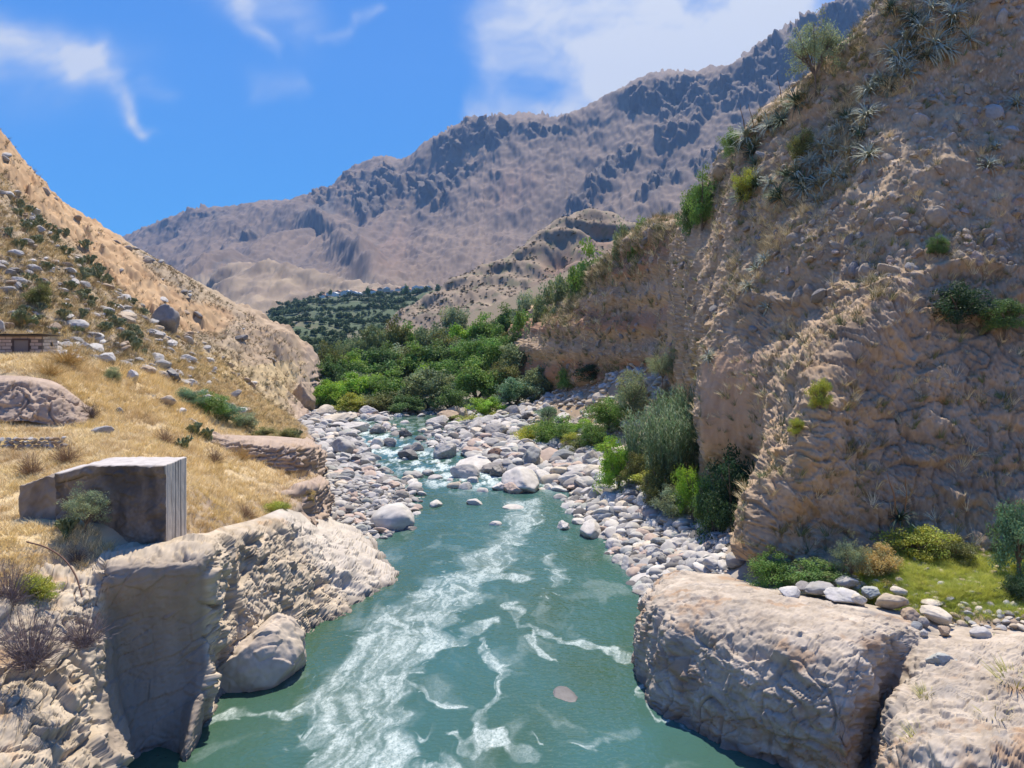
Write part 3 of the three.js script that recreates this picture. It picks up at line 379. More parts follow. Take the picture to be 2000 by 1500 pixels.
{
  const g = loft(wallCols, { step: 2.25, maxU: 640, maxV: 560, flip: -1, disp: (x, y, z, n, u, v) => {
    const c = conglom(x, y, z), sm = smoothFace(x, y, z), sc = lerp(1, 1.8, sstep(40, 90, -z));
    let d = 0;
    if (c > 0) { worley(x / 0.62, y / 0.5, z / 0.62); const st = Math.max(0, 0.34 - WR.f1) * 0.55 * (RV[WR.id * 3] > 0.45 ? 1 : 0.2); worley(x / 0.24 + 4, y / 0.2, z / 0.24); const pb = Math.max(0, 0.36 - WR.f1) * 0.2;
      d += c * (st + pb + 0.07 * fbm(x / 0.13, y / 0.13, z / 0.13, 2) + 0.55 * fbm(x / 3.2, y / 4.5, z / 3.2, 4) + 0.5 * sstep(0.66, 0.95, v) * ridged(x / 2, y / 2, z / 2, 3) + 0.16 * fbm(x / 0.5, y / 0.5, z / 0.5, 4) + 0.3 * ridged(x / 2.2, y / 7, z / 2.2, 3) * sc - 0.25); }
    const r = 1 - c; if (r > 0) d += r * (1 - 0.8 * sm) * (rockBreak(x, y, z, 0.8) + 0.16 * ridged((x + 0.4 * y) / 0.55, y / 1.1, z / 0.55, 4) + 0.10 * fbm(x / 0.16, y / 0.22, z / 0.16, 3, 0.65)) + r * sm * (0.1 * fbm(x / 0.5, y / 2.4, z / 0.5, 4) + 0.12 * ridged(x / 0.9, y / 4, z / 0.9, 2));
    // the rib of bedrock that stands out toward the river
    const px = pxOf(x, z), py = pyOf(y, z); let best = 1e9; for (let i = 0; i < RIB.length - 1; i++) { const [x0, y0] = RIB[i], [x1, y1] = RIB[i + 1], ex = x1 - x0, ey = y1 - y0, t = clamp(((px - x0) * ex + (py - y0) * ey) / (ex * ex + ey * ey)); best = Math.min(best, Math.hypot(px - x0 - ex * t, py - y0 - ey * t)); }
    d += c * (0.9 * ridged(x / 5.5, y / 16, z / 5.5, 2) - 0.45) + 0.35 * Math.exp(-((c - 0.5) ** 2) * 14) * ridged(x / 2, y / 2, z / 2, 2);
    d += 0.75 * Math.exp(-(best * best) / (46 * 46));
    // gravel beds stand out in level courses on the far face
    if (z < -66) d += 0.25 * Math.sin(y * 2.1 + 1.2 * fbm(x / 6, y / 6, z / 6, 2)) * sstep(66, 74, -z);
    return d * sstep(1, 0.93, v);
  }, color: (x, y, z) => { const c = conglom(x, y, z), sm = smoothFace(x, y, z), n = fbm(x / 1.1, y / 0.8, z / 1.1, 4), b = fbm(x / 4, y / 2.4, z / 4, 3);
    let grav = mix3([0.21, 0.145, 0.085], [0.50, 0.36, 0.215], clamp(0.5 + 0.6 * n + 0.5 * b + 0.5 * fbm(x / 9, y / 6, z / 9 + 5, 3) + 0.6 * fbm(x / 0.14, y / 0.14, z / 0.14, 3, 0.7))); worley(x / 0.24 + 4, y / 0.2, z / 0.24); if (WR.f1 < 0.34) grav = mix3(grav, mix3([0.26, 0.205, 0.15], [0.52, 0.415, 0.30], RV[WR.id * 3 + 1]), 0.8); worley(x / 0.62, y / 0.5, z / 0.62); if (WR.f1 < 0.32 && RV[WR.id * 3] > 0.45) grav = mix3([0.28, 0.22, 0.16], [0.50, 0.40, 0.29], RV[WR.id * 3 + 2]);
    if (z < -66) grav = mix3(grav, [0.30, 0.15, 0.08], 0.75 * sstep(0.1, 0.5, Math.sin(y * 1.05 + 1.5 * fbm(x / 8, y / 8, z / 8, 2)) * 0.6 + n * 0.5) * sstep(64, 74, -z));
    let rk = mix3([0.19, 0.135, 0.088], [0.48, 0.355, 0.23], clamp(0.5 + 0.6 * n + 0.4 * b + 0.5 * fbm(x / 8, y / 6, z / 8 + 15, 3) + 0.6 * fbm(x / 0.14, y / 0.14, z / 0.14, 3, 0.7))); rk = mix3(rk, [0.48, 0.285, 0.115], 0.8 * sstep(0.12, 0.5, fbm(x / 1.7, y / 2.2, z / 1.7 + 20, 4))); rk = mix3(rk, mix3([0.40, 0.245, 0.14], [0.56, 0.36, 0.215], clamp(0.5 + fbm(x / 0.4, y / 3, z / 0.4, 3))), sm);
    return mix3(rk, grav, c); } });
  wall = struct('right_canyon_wall', g, M.rock, 'steep right canyon wall of brown rock and cemented gravel in shade');
}
// bedded brown ledges along the left bank
function ledge(name, label, cols, bed = 0.09) { const g = loft(cols, { step: 2, maxU: 260, maxV: 120, disp: (x, y, z, n, u, v) => { const t = y / 0.30 + 1.3 * fbm(x / 1.5, y, z / 1.5, 3), s = ((t % 1) + 1) % 1; return (bed * (s < 0.75 ? 1 : -0.6) + rockBreak(x, y * (1 + bed * 6), z, 0.85) + 0.1) * sstep(0.94, 0.66, v) - 0.12 * sstep(0.8, 1, v); }, color: (x, y, z) => ledgeRock(x, y, z) }); return tag(meshOf(name, g, M.rock), label, 'rock'); }
ledge('rock_ledge', 'brown bedded rock ledge overhanging the left gravel bank', [
  [[360, 895, 46.5], [365, 880, 46.5], [370, 862, 46.8], [378, 852, 48], [390, 838, 52]], [[450, 925, 45.6], [450, 900, 45.8], [450, 878, 46], [455, 860, 47], [462, 846, 52]], [[520, 940, 46.5], [520, 912, 46.8], [522, 888, 47], [526, 864, 48], [528, 848, 54]], [[585, 950, 49], [585, 920, 49], [588, 892, 49], [588, 868, 50], [578, 852, 57]], [[618, 945, 54], [620, 918, 54], [622, 892, 54], [614, 870, 55], [596, 854, 61]], [[628, 925, 62], [630, 902, 62], [628, 884, 62], [616, 866, 63], [600, 850, 68]]]);
ledge('rock_ledge', 'lower brown rock ledge with yellow bushes beside the gravel', [
  [[520, 1025, 39.5], [525, 1005, 39.5], [535, 978, 39.8], [545, 962, 41], [540, 945, 46]], [[590, 1030, 41.5], [598, 1005, 41.5], [602, 972, 41.8], [604, 950, 43], [590, 935, 49]], [[634, 1022, 45], [636, 998, 45], [634, 965, 45.4], [627, 940, 46.6], [610, 924, 53]], [[634, 995, 52], [634, 972, 52], [630, 948, 52], [622, 928, 53], [606, 912, 59]]]);
ledge('rock_riser', 'broken brown rock face between the two grass terraces at left', [
  [[-120, 830, 37.0], [-120, 800, 37.3], [-120, 768, 37.8], [-120, 742, 38.8], [-120, 726, 43]], [[-20, 828, 37.2], [-20, 800, 37.5], [-15, 765, 38.0], [-10, 738, 39.0], [-10, 724, 43]], [[60, 826, 37.6], [60, 800, 37.9], [62, 766, 38.4], [62, 740, 39.4], [65, 726, 43]], [[115, 830, 38.0], [115, 805, 38.3], [112, 775, 38.8], [112, 752, 39.8], [115, 738, 43]], [[155, 835, 38.8], [155, 815, 39], [150, 795, 39.4], [146, 776, 40.2], [150, 764, 43.5]], [[182, 836, 40], [182, 824, 40.2], [180, 812, 40.6], [176, 800, 41.4], [180, 792, 44]]], 0);
console.log('rocks done');
// ---------- river ----------
const toPlane = (px, py) => { const D = EYE * FPX / (py - 650); return [(px - 1000) / FPX * D, D]; };
{
  const streams = [ // lines of foam drifting on the pool: surveyed points, width (m), strength
    [[[1030, 985], [1010, 1040], [965, 1085], [905, 1125], [850, 1165], [790, 1215], [735, 1270], [690, 1330], [660, 1390], [700, 1450], [650, 1540]], 1.15, 1.0],
    [[[905, 1125], [880, 1190], [820, 1250], [780, 1310], [760, 1380], [740, 1450], [720, 1540]], 1.05, 0.95],
    [[[880, 1130], [960, 1125], [1010, 1135]], 0.5, 0.9],
    [[[990, 1080], [1060, 1090], [1100, 1130], [1060, 1170]], 0.7, 0.45],
    [[[950, 1215], [900, 1245], [850, 1280], [810, 1310]], 0.28, 1.1],
    [[[1000, 1180], [1010, 1220], [1060, 1230], [1110, 1250], [1170, 1265], [1240, 1300]], 0.24, 0.9],
    [[[1060, 1225], [1045, 1260], [1065, 1285]], 0.18, 0.7],
    [[[930, 1250], [960, 1270], [985, 1310], [970, 1350], [940, 1390], [960, 1430], [1040, 1465]], 0.24, 1.0],
    [[[880, 1425], [920, 1440], [985, 1425]], 0.16, 0.9],
    [[[800, 1355], [850, 1370], [880, 1375]], 0.16, 0.8],
    [[[400, 1405], [470, 1395], [560, 1390], [630, 1385]], 0.3, 0.8],
    [[[440, 1320], [500, 1330], [545, 1320]], 0.3, 0.45],
    [[[600, 1420], [640, 1445], [680, 1460]], 0.2, 0.8],
    [[[1060, 1440], [1120, 1460], [1180, 1440]], 0.3, 0.4],
    [[[1245, 1315], [1262, 1370], [1330, 1440]], 0.10, 0.8],
    [[[820, 1500], [880, 1470], [920, 1480]], 0.2, 0.9],
  ].map(([l, w, s]) => [l.map(p => toPlane(...p)), w, s]);
  const foamAt = (x, D) => {
    const wx = fbm(x / 2.2, 2.2, D / 3.2, 3), wd = fbm(x / 2.2, 12.2, D / 3.2, 3); let hx = x + wx * 1.0, hd = D + wd * 1.9; const a1 = fbm(hx / 0.65, 6, hd / 1.0, 3), a2 = fbm(hx / 0.65, 16, hd / 1.0, 3); hx += a1 * 0.42; hd += a2 * 0.7;
    let f = 0;
    for (const [l, w, s] of streams) for (let i = 0; i < l.length - 1; i++) { const [x0, d0] = l[i], [x1, d1] = l[i + 1]; if (Math.abs(D - (d0 + d1) / 2) > Math.abs(d1 - d0) / 2 + 4) continue; const ex = x1 - x0, ed = d1 - d0, t = clamp(((hx - x0) * ex + (hd - d0) * ed) / (ex * ex + ed * ed)), q = Math.hypot(hx - x0 - ex * t, (hd - d0 - ed * t) * 0.75) / w; if (q < 2.4) f = Math.max(f, s * Math.exp(-q * q * 1.1)); }
    const hole = fbm(hx / 1.2, 3.3, hd / 2.1, 3), silk = fbm(hx / 0.34, 7.3, hd / 0.9, 3);
    let m = sstep(0.16, 0.72, f + 0.66 * hole - 0.02) * sstep(0.06, 0.3, f) * lerp(0.22, 0.95, sstep(-0.4, 0.5, silk + 0.5 * hole));
    m = Math.max(m, 0.7 * sstep(0.86, 0.97, ridged(hx / 0.9, 1.3, hd / 1.5, 2)) * sstep(0.08, 0.32, f));
    m = Math.max(m, 0.22 * sstep(0.1, 0.5, hole + 0.6 * silk * sstep(0.2, 0.6, hole)) * sstep(54, 44, D));
    return m;
  };
  const white = (x, D) => { const r = sstep(56, 62, D) * sstep(104, 92, D) * (0.35 + 0.65 * channel(x, D)); if (!r) return 0; return r * sstep(0.05, 0.42, fbm(x / 1.1 + 3, 4, D / 2.6, 4) + 0.30 * fbm(x / 0.35, 9, D / 0.8, 3) + 0.2); };
  const W = 2048, H = 2048, c8 = new Uint8Array(W * H * 4), h8 = new Uint8Array(W * H * 4), r8 = new Uint8Array(W * H * 4), DA = 5, DB = 112;
  const enc = v => Math.round(255 * (v <= 0.0031308 ? 12.92 * v : 1.055 * Math.pow(v, 1 / 2.4) - 0.055));
  for (let j = 0; j < H; j++) { const D = DA * Math.pow(DB / DA, (j + 0.5) / H), fine = D < 60;
    for (let i = 0; i < W; i++) { const x = -26 + 42 * (i + 0.5) / W, k = (j * W + i) * 4;
      if (Math.abs(x) > D * 0.62 + 4 || x < -0.3 * D - 5) { c8[k] = 60; c8[k + 1] = 115; c8[k + 2] = 105; c8[k + 3] = 255; h8[k + 3] = r8[k + 3] = 255; r8[k + 1] = 30; h8[k] = h8[k + 1] = h8[k + 2] = 128; continue; }
      let f = fine ? foamAt(x, D) : 0; const wv = D > 54 ? white(x, D) : 0;
      const grain = 0.8 + 0.5 * gn(x / 0.05, 1, D / 0.07) + 0.4 * gn(x / 0.13, 5, D / 0.2);       // bubbles
      f = clamp(f * 0.74 * clamp(grain, 0.3, 1.5)); f = Math.max(f, wv * clamp(0.75 + 0.6 * gn(x / 0.16, 4, D / 0.3)));
      const tone = fbm(x / 3.2, 4, D / 5, 3), c0 = mix3([0.044, 0.092, 0.058], [0.046, 0.122, 0.116], clamp(0.5 + 0.9 * tone + sstep(36, 48, D) * 0.4 - sstep(-2, -8, x) * 0.5));
      const c = mix3(c0, [0.56, 0.65, 0.64], f);
      c8[k] = enc(c[0]); c8[k + 1] = enc(c[1]); c8[k + 2] = enc(c[2]); c8[k + 3] = 255;
      const rough = D > 56 ? sstep(56, 64, D) : 0;
      const hgt = 0.5 + 0.26 * fbm(x / 0.9 + 0.3 * tone, 1, D / 0.55, 3) + 0.16 * gn(x / 0.22, 2, D / 0.13) + 0.07 * gn(x / 0.09, 7, D / 0.06) + rough * 0.4 * fbm(x / 0.5, 3, D / 0.8, 3);
      const hb = Math.round(255 * clamp(hgt)); h8[k] = h8[k + 1] = h8[k + 2] = hb; h8[k + 3] = 255;
      const rb = Math.round(255 * clamp(0.06 + 0.55 * f)); r8[k] = r8[k + 1] = r8[k + 2] = rb; r8[k + 3] = 255;
    } }
  const tx = (d, srgb) => { const t = new THREE.DataTexture(d, W, H, THREE.RGBAFormat, THREE.UnsignedByteType); t.magFilter = t.minFilter = THREE.LinearFilter; if (srgb) t.colorSpace = THREE.SRGBColorSpace; t.needsUpdate = true; return t; };
  const nu = 240, nv = 460;
  const g = gridGeometry(nu, nv, (i, j) => { const D = DA * Math.pow((DB - 1) / DA, j / (nv - 1)), x = lerp(Math.max(-0.36 * D - 4, -25.5), Math.min(0.5 * D + 2, 15.5), i / (nu - 1)), r = sstep(58, 64, D) * sstep(100, 90, D);
    return new THREE.Vector3(x, riverLevel(D) + 0.015 * fbm(x / 1.5, 2, D / 1.2, 2) + r * (0.13 * fbm(x / 1.2, 5, D / 1.6, 3) + 0.05 * gn(x / 0.4, 1, D / 0.5)), -D); }, () => [1, 1, 1], 1);
  const uv = new Float32Array(nu * nv * 2), p = g.attributes.position.array; for (let k = 0; k < nu * nv; k++) { uv[k * 2] = (p[k * 3] + 26) / 42; uv[k * 2 + 1] = Math.log(-p[k * 3 + 2] / DA) / Math.log(DB / DA); }
  g.setAttribute('uv', new THREE.BufferAttribute(uv, 2)); g.deleteAttribute('color');
  struct('river', g, new THREE.MeshPhysicalMaterial({ map: tx(c8, true), bumpMap: tx(h8), bumpScale: 0.08, roughnessMap: tx(r8), roughness: 1, ior: 1.33, specularIntensity: 1 }), 'green river with drifting white foam and rapids upstream');
}
console.log('water done');
// ---------- stones ----------
function icoGrid(detail) { // sphere with shared vertices
  const g = new THREE.IcosahedronGeometry(1, detail), p = g.attributes.position, map = new Map(), pos = [], idx = [];
  for (let i = 0; i < p.count; i++) { const k = Math.round(p.getX(i) * 2e4) + ',' + Math.round(p.getY(i) * 2e4) + ',' + Math.round(p.getZ(i) * 2e4); let id = map.get(k); if (id === undefined) { id = pos.length / 3; map.set(k, id); pos.push(p.getX(i), p.getY(i), p.getZ(i)); } idx.push(id); }
  return [pos, idx];
}
// a water-worn or broken stone: a ball cut by planes, then roughened
function stoneGeo(seed, { detail = 6, cuts = 9, round = 0.5, rough = 0.05, squash = [1, 0.75, 0.9] } = {}) {
  const r = rng(seed), [pos, idx] = icoGrid(detail), planes = [...Array(cuts)].map(() => { const v = new THREE.Vector3(r() * 2 - 1, r() * 2 - 1, r() * 2 - 1).normalize(); return [v, lerp(0.55, 0.92, r())]; });
  const col = [], o = seed * 7.3, p = new Float32Array(pos.length);
  for (let i = 0; i < pos.length; i += 3) { let x = pos[i], y = pos[i + 1], z = pos[i + 2], s = 1;
    for (const [v, d] of planes) { const q = x * v.x + y * v.y + z * v.z; if (q > 1e-4) s = Math.min(s, lerp(d / q, Math.max(1, d / q), 0) ); }
    s = lerp(s, 0.85, round * 0.55); s *= 1 + 0.12 * fbm(x * 1.1 + o, y * 1.1, z * 1.1, 3) + rough * facets(x * 2.6 + o, y * 2.6, z * 2.6, 0.5, 0.4, 0.1) + rough * 0.5 * fbm(x * 7 + o, y * 7, z * 7, 3);
    p[i] = x * s * squash[0]; p[i + 1] = y * s * squash[1]; p[i + 2] = z * s * squash[2];
    const t = 0.82 + 0.3 * fbm(x * 2.5 + o, y * 2.5, z * 2.5 + 3, 4) + 0.12 * gn(x * 11, y * 11 + o, z * 11); col.push(t, t * (0.985 + 0.02 * gn(x, y, z + o)), t * (0.96 + 0.05 * gn(x + o, y, z))); }
  const g = new THREE.BufferGeometry(); g.setAttribute('position', new THREE.BufferAttribute(p, 3)); g.setAttribute('color', new THREE.Float32BufferAttribute(col, 3)); g.setIndex(idx); g.computeVertexNormals(); return g;
}
const roundStones = [...Array(6)].map((_, i) => stoneGeo(11 + i, { cuts: 8, round: 0.6, rough: 0.06, detail: 10 })), brokenStones = [...Array(7)].map((_, i) => stoneGeo(41 + i, { cuts: 14, round: 0.1, rough: 0.12, detail: 11 })), midStones = [...Array(6)].map((_, i) => stoneGeo(71 + i, { cuts: 11, round: 0.35, rough: 0.09, detail: 10 }));
const smallStones = [...Array(5)].map((_, i) => stoneGeo(101 + i, { cuts: 12, round: 0.12, rough: 0.07, detail: 3 }));
const TONE = { pale: [0.60, 0.585, 0.555], grey: [0.38, 0.375, 0.365], light: [0.49, 0.48, 0.46], dark: [0.13, 0.13, 0.135], mid: [0.30, 0.285, 0.27], brown: [0.24, 0.155, 0.12], tan: [0.50, 0.42, 0.32], bluegrey: [0.27, 0.29, 0.30], pink: [0.50, 0.40, 0.34], cream: [0.62, 0.56, 0.46], earth: [0.40, 0.31, 0.225], slate: [0.42, 0.44, 0.41] };
const TONEWORD = { pale: 'whitish', grey: 'grey', light: 'light grey', dark: 'dark', mid: 'dull grey', brown: 'brown', tan: 'tan', bluegrey: 'blue grey', pink: 'pinkish', cream: 'cream', earth: 'brown', slate: 'greenish grey' };
const stoneMat = {}; for (const k in TONE) stoneMat[k] = std(TONE[k], k === 'dark' ? 0.6 : 0.9, { vertexColors: true });
function instanced(name, geo, mat, list, parent, label) {
  const o = new THREE.InstancedMesh(geo, mat, list.length), m = new THREE.Matrix4(), c = new THREE.Color(); o.name = parent ? name : numbered(name); o.userData.kind = 'stuff'; if (label) o.userData.label = label; shadows(o);
  list.forEach((d, i) => { m.compose(d.p, d.q, d.s); o.setMatrixAt(i, m); if (d.c) o.setColorAt(i, c.setRGB(...d.c)); });
  (parent || scene).add(o); return o;
}
const quat = (r, tilt = Math.PI) => new THREE.Quaternion().setFromEuler(new THREE.Euler((r() * 2 - 1) * tilt, r() * Math.PI * 2, (r() * 2 - 1) * tilt));
function stone(name, label, category, group, geo, tone, pos, size, r, tilt = 0.35) { const o = shadows(new THREE.Mesh(geo, stoneMat[tone])); addTop(o, name); o.position.copy(pos); o.quaternion.copy(quat(r, tilt)); o.scale.set(...size); return tag(o, label, category, group); }
{ // river boulders one can point at: base px, base py, D, width px, height px, tone, kind, label
  const r = rng(5), list = [
    [770, 1027, 0, 96, 46, 'pale', 'r', 'large white boulder half in the water beside the left gravel bank'],
    [800, 1032, 0, 36, 12, 'dark', 'r', 'small dark wet stone beside the large white boulder'],
    [967, 1024, 0, 26, 10, 'pale', 'r', 'small white stone alone in the middle of the pool'],
    [1101, 1032, 0, 30, 20, 'pale', 'b', 'pointed white stone standing out of the pool'],
    [1155, 1044, 0, 66, 32, 'pale', 'r', 'big white rounded boulder at the right edge of the pool'],
    [1205, 1058, 0, 34, 16, 'cream', 'r', 'cream stone next to the big white boulder on the right shore'],
    [926, 984, 0, 36, 16, 'pale', 'b', 'white angular stone at the tail of the rapids'],
    [853, 987, 0, 36, 14, 'pale', 'r', 'flat white stone below the rapids'],
    [782, 975, 0, 34, 20, 'mid', 'r', 'rounded grey brown stone on the edge of the left gravel bank'],
    [737, 970, 0, 26, 18, 'grey', 'm', 'grey stone on the gravel left of the brown one'],
    [680, 970, 54, 30, 14, 'grey', 'r', 'smooth grey cobble lying alone on the left gravel'],
    [908, 930, 0, 54, 30, 'light', 'r', 'smooth light boulder in the middle of the rapids'],
    [972, 928, 0, 40, 24, 'dark', 'b', 'dark boulder with pale top at the right of the rapids'],
    [1020, 953, 0, 92, 42, 'pale', 'm', 'broad white boulder at the head of the pool'],
    [1072, 954, 0, 26, 12, 'pale', 'r', 'small white stone right of the broad white boulder'],
    [796, 894, 0, 46, 24, 'dark', 'b', 'jagged black boulder in the rapids'],
    [812, 880, 0, 30, 20, 'mid', 'b', 'grey rock behind the jagged black boulder'],
    [792, 852, 0, 26, 18, 'dark', 'b', 'dark rock upstream in the channel'],
    [872, 892, 0, 48, 32, 'light', 'b', 'tall light rock slab above the rapids'],
    [920, 915, 0, 110, 18, 'pale', 'm', 'long flat pale ledge stone beside the rapids'],
    [735, 872, 0, 30, 20, 'pale', 'r', 'white stone at the left edge of the upper channel'],
    [761, 870, 0, 30, 18, 'mid', 'm', 'grey green boulder beside the white one in the upper channel'],
    [738, 846, 0, 32, 18, 'mid', 'm', 'grey boulder at the top of the channel'],
    [968, 898, 0, 34, 24, 'brown', 'b', 'dark reddish brown boulder on the right bank'],
    [1036, 908, 0, 62, 42, 'bluegrey', 'b', 'big blue grey boulder on the right bank'],
    [968, 852, 0, 58, 34, 'grey', 'b', 'long slanting grey boulder below the bushes'],
    [1003, 855, 0, 30, 20, 'grey', 'm', 'grey boulder between the slanting one and the bushes'],
    [1154, 910, 0, 32, 34, 'light', 'r', 'round pale boulder against the bright green shrub'],
    [1116, 912, 0, 26, 22, 'light', 'm', 'pale boulder left of the round one'],
    [1163, 978, 0, 26, 28, 'light', 'b', 'upright pale slab on the right shore'],
    [1140, 948, 0, 60, 20, 'light', 'm', 'broad pale stone at the shallow right shore'],
    [670, 885, 0, 62, 34, 'grey', 'm', 'big grey boulder on the left gravel bank'],
    [630, 896, 0, 22, 18, 'earth', 'r', 'mossy yellow green stone under the left ledge'],
    [885, 798, 100, 34, 22, 'tan', 'm', 'tan boulder in front of the thicket'],
    [878, 817, 96, 60, 20, 'earth', 'b', 'orange brown rock block at the foot of the thicket'],
    [905, 812, 96, 24, 26, 'tan', 'b', 'upright tan stone beside the orange block'],
    [1004, 790, 90, 26, 26, 'grey', 'r', 'rounded boulder above the low yellow bushes'],
    [1280, 1092, 0, 36, 26, 'light', 'b', 'squarish pale boulder on the right boulder bank'],
    [1270, 1120, 0, 30, 18, 'light', 'm', 'pale boulder at the lowest end of the right boulder bank'],
    [1440, 1098, 33, 50, 26, 'grey', 'm', 'large boulder in the shade at the foot of the wall'],
    [720, 800, 100, 40, 20, 'pale', 'm', 'pale boulder leaning at the edge of the thicket'],
    [635, 812, 98, 44, 22, 'cream', 'r', 'cream boulder at the far left of the gravel'],
    [660, 838, 92, 70, 18, 'cream', 'm', 'long cream slab at the far end of the left gravel'],
    [695, 842, 86, 60, 18, 'pale', 'b', 'pale slab beside the upper channel'],
    [710, 890, 72, 40, 20, 'light', 'b', 'pale wedge shaped stone at the left edge of the rapids'],
    [855, 830, 92, 46, 18, 'light', 'm', 'pale boulder far up the middle of the bed'],
    [838, 925, 0, 30, 12, 'light', 'r', 'pale stone washed by the rapids'],
    [815, 930, 0, 30, 14, 'slate', 'r', 'greenish stone in the white water'],
    [1105, 1352, 0, 76, 9, 'dark', 'r', 'flat dark stone just breaking the surface of the near pool'],
    [1003, 992, 0, 40, 8, 'pale', 'r', 'thin pale stone breaking the surface'],
  ];
  for (const [px, py, d0, w, h, tone, kind, label] of list) {
    let D = d0; if (!D) { D = 60; for (let k = 0; k < 12; k++) { const lv = Math.max(riverLevel(D), bedH((px - 1000) / FPX * D, D)); D = lerp(D, clamp((EYE - lv) * FPX / (py - 650), 20, 110), 0.7); } }
    const p = P(px, py, D), lv = Math.max(bedH(p.x, D), riverLevel(D) - 0.1), W = w / FPX * D / 2, Hh = h / FPX * D, geo = (kind === 'r' ? roundStones : kind === 'b' ? brokenStones : midStones)[Math.floor(r() * 6)];
    stone('boulder', label, 'boulder', undefined, geo, tone, new THREE.Vector3(p.x, lv + Hh * 0.28, -D), [W * 1.12, Hh * 0.95, W * (0.8 + 0.3 * r())], r, 0.14);
  }
  // the crowd of boulders and cobbles
  const cand = [], inPool = (x, D) => bedH(x, D) < riverLevel(D) - 0.22;
  for (let k = 0; k < 60000; k++) { const D = 33 * Math.pow(106 / 33, r()), x = lerp(-0.29 * D, 0.40 * D, r()), h = bedH(x, D), lv = riverLevel(D), rap = sstep(58, 63, D);
    if (x < bankRim(D) + 0.7) continue; const above = h - lv; if (inPool(x, D) && !(rap && r() < 0.035)) continue; if (above > 1.7 + 0.5 * gn(x / 2, 1, D / 2) && r() > 0.05) continue; if (D < 37 && x > 5.4 && x < 9 && D < 33.8) continue; if (D > 96 && x > -14 && r() < 0.6) continue;
    if (x > 2 && D > 62 && above > 1.15 && r() < 0.75) continue;
    const big = Math.pow(r(), x > -4 ? 6.5 : 8), s = lerp(0.06, x > -4 ? 1.05 : 0.75, big) * (rap ? 1.1 : x > 4 && D < 48 ? 0.58 : 0.68); cand.push({ x, D, h: Math.max(h, lv - 0.12), s, v: s / D }); }
  cand.sort((a, b) => b.v - a.v);
  const tones = ['light', 'pale', 'grey', 'pale', 'light', 'grey', 'mid', 'pale', 'pink', 'bluegrey', 'slate', 'cream', 'light', 'dark', 'pale'];
  const kept = []; for (const c of cand) { if (kept.length >= 240) break; if (kept.some(q => Math.hypot(q.x - c.x, q.D - c.D) < (q.s + c.s) * 0.72)) continue; kept.push(c); c.used = 1; }
  for (const [rank, c] of kept.entries()) { const tone = tones[Math.floor(r() * tones.length)], size = rank < 70 ? 'large' : rank < 150 ? 'middle sized' : 'smaller', left = c.x < bankRim(c.D) + 9 && c.x < 0, zone = c.D > 58 ? (c.x < -6 ? 2 : 1) : left ? 0 : 3;
    stone('boulder', `${size} ${TONEWORD[tone]} boulder ` + ['among the cobbles of the left gravel by the pool', 'in the crowded bed right of the rapids', 'on the upper left gravel beside the rapids', 'heaped on the right bank below the wall'][zone], 'boulder', ['boulders of the left gravel bank', 'boulders right of the rapids', 'boulders of the upper left gravel', 'boulders heaped on the right bank'][zone],
      (r() < 0.15 ? roundStones : r() < 0.45 ? midStones : brokenStones)[Math.floor(r() * 6)], tone, new THREE.Vector3(c.x, c.h + c.s * 0.22, -c.D), [c.s * (0.85 + 0.4 * r()), c.s * (0.6 + 0.35 * r()), c.s * (0.8 + 0.3 * r())], r, 0.4); }
  const rest = cand.filter(c => !c.used), whiteMat = std([1, 1, 1], 0.9, { vertexColors: true });
  smallStones.forEach((g, gi) => instanced('river_cobbles', g, whiteMat, rest.filter((_, i) => i % 5 === gi).map(c => { const t = TONE[tones[Math.floor(r() * tones.length)]], f = 0.85 + 0.3 * r(); return { p: new THREE.Vector3(c.x, c.h + c.s * 0.2, -c.D), q: quat(r, 0.5), s: new THREE.Vector3(c.s * (0.8 + 0.5 * r()), c.s * (0.6 + 0.35 * r()), c.s * (0.8 + 0.4 * r())), c: [t[0] * f, t[1] * f, t[2] * f] }; }), undefined, 'grey cobbles covering the river banks'));
  // fine gravel between them
  const gravel = []; for (let k = 0; k < 26000; k++) { const D = 33 * Math.pow(104 / 33, r()), x = lerp(-0.27 * D, 0.32 * D, r()), h = bedH(x, D), ab = h - riverLevel(D); if (x < bankRim(D) + 0.5 || ab < -0.15 || ab > 1.9) continue; const s = lerp(0.05, 0.16, r() * r()) * Math.max(1, D / 45), t = TONE[tones[Math.floor(r() * tones.length)]], f = 0.9 + 0.25 * r(); gravel.push({ p: new THREE.Vector3(x, h + s * 0.25, -D), q: quat(r, 0.6), s: new THREE.Vector3(s * (0.8 + 0.6 * r()), s * 0.7, s), c: [t[0] * f, t[1] * f, t[2] * f] }); }
  instanced('river_gravel', smallStones[0], whiteMat, gravel, undefined, 'fine grey gravel between the cobbles');
}
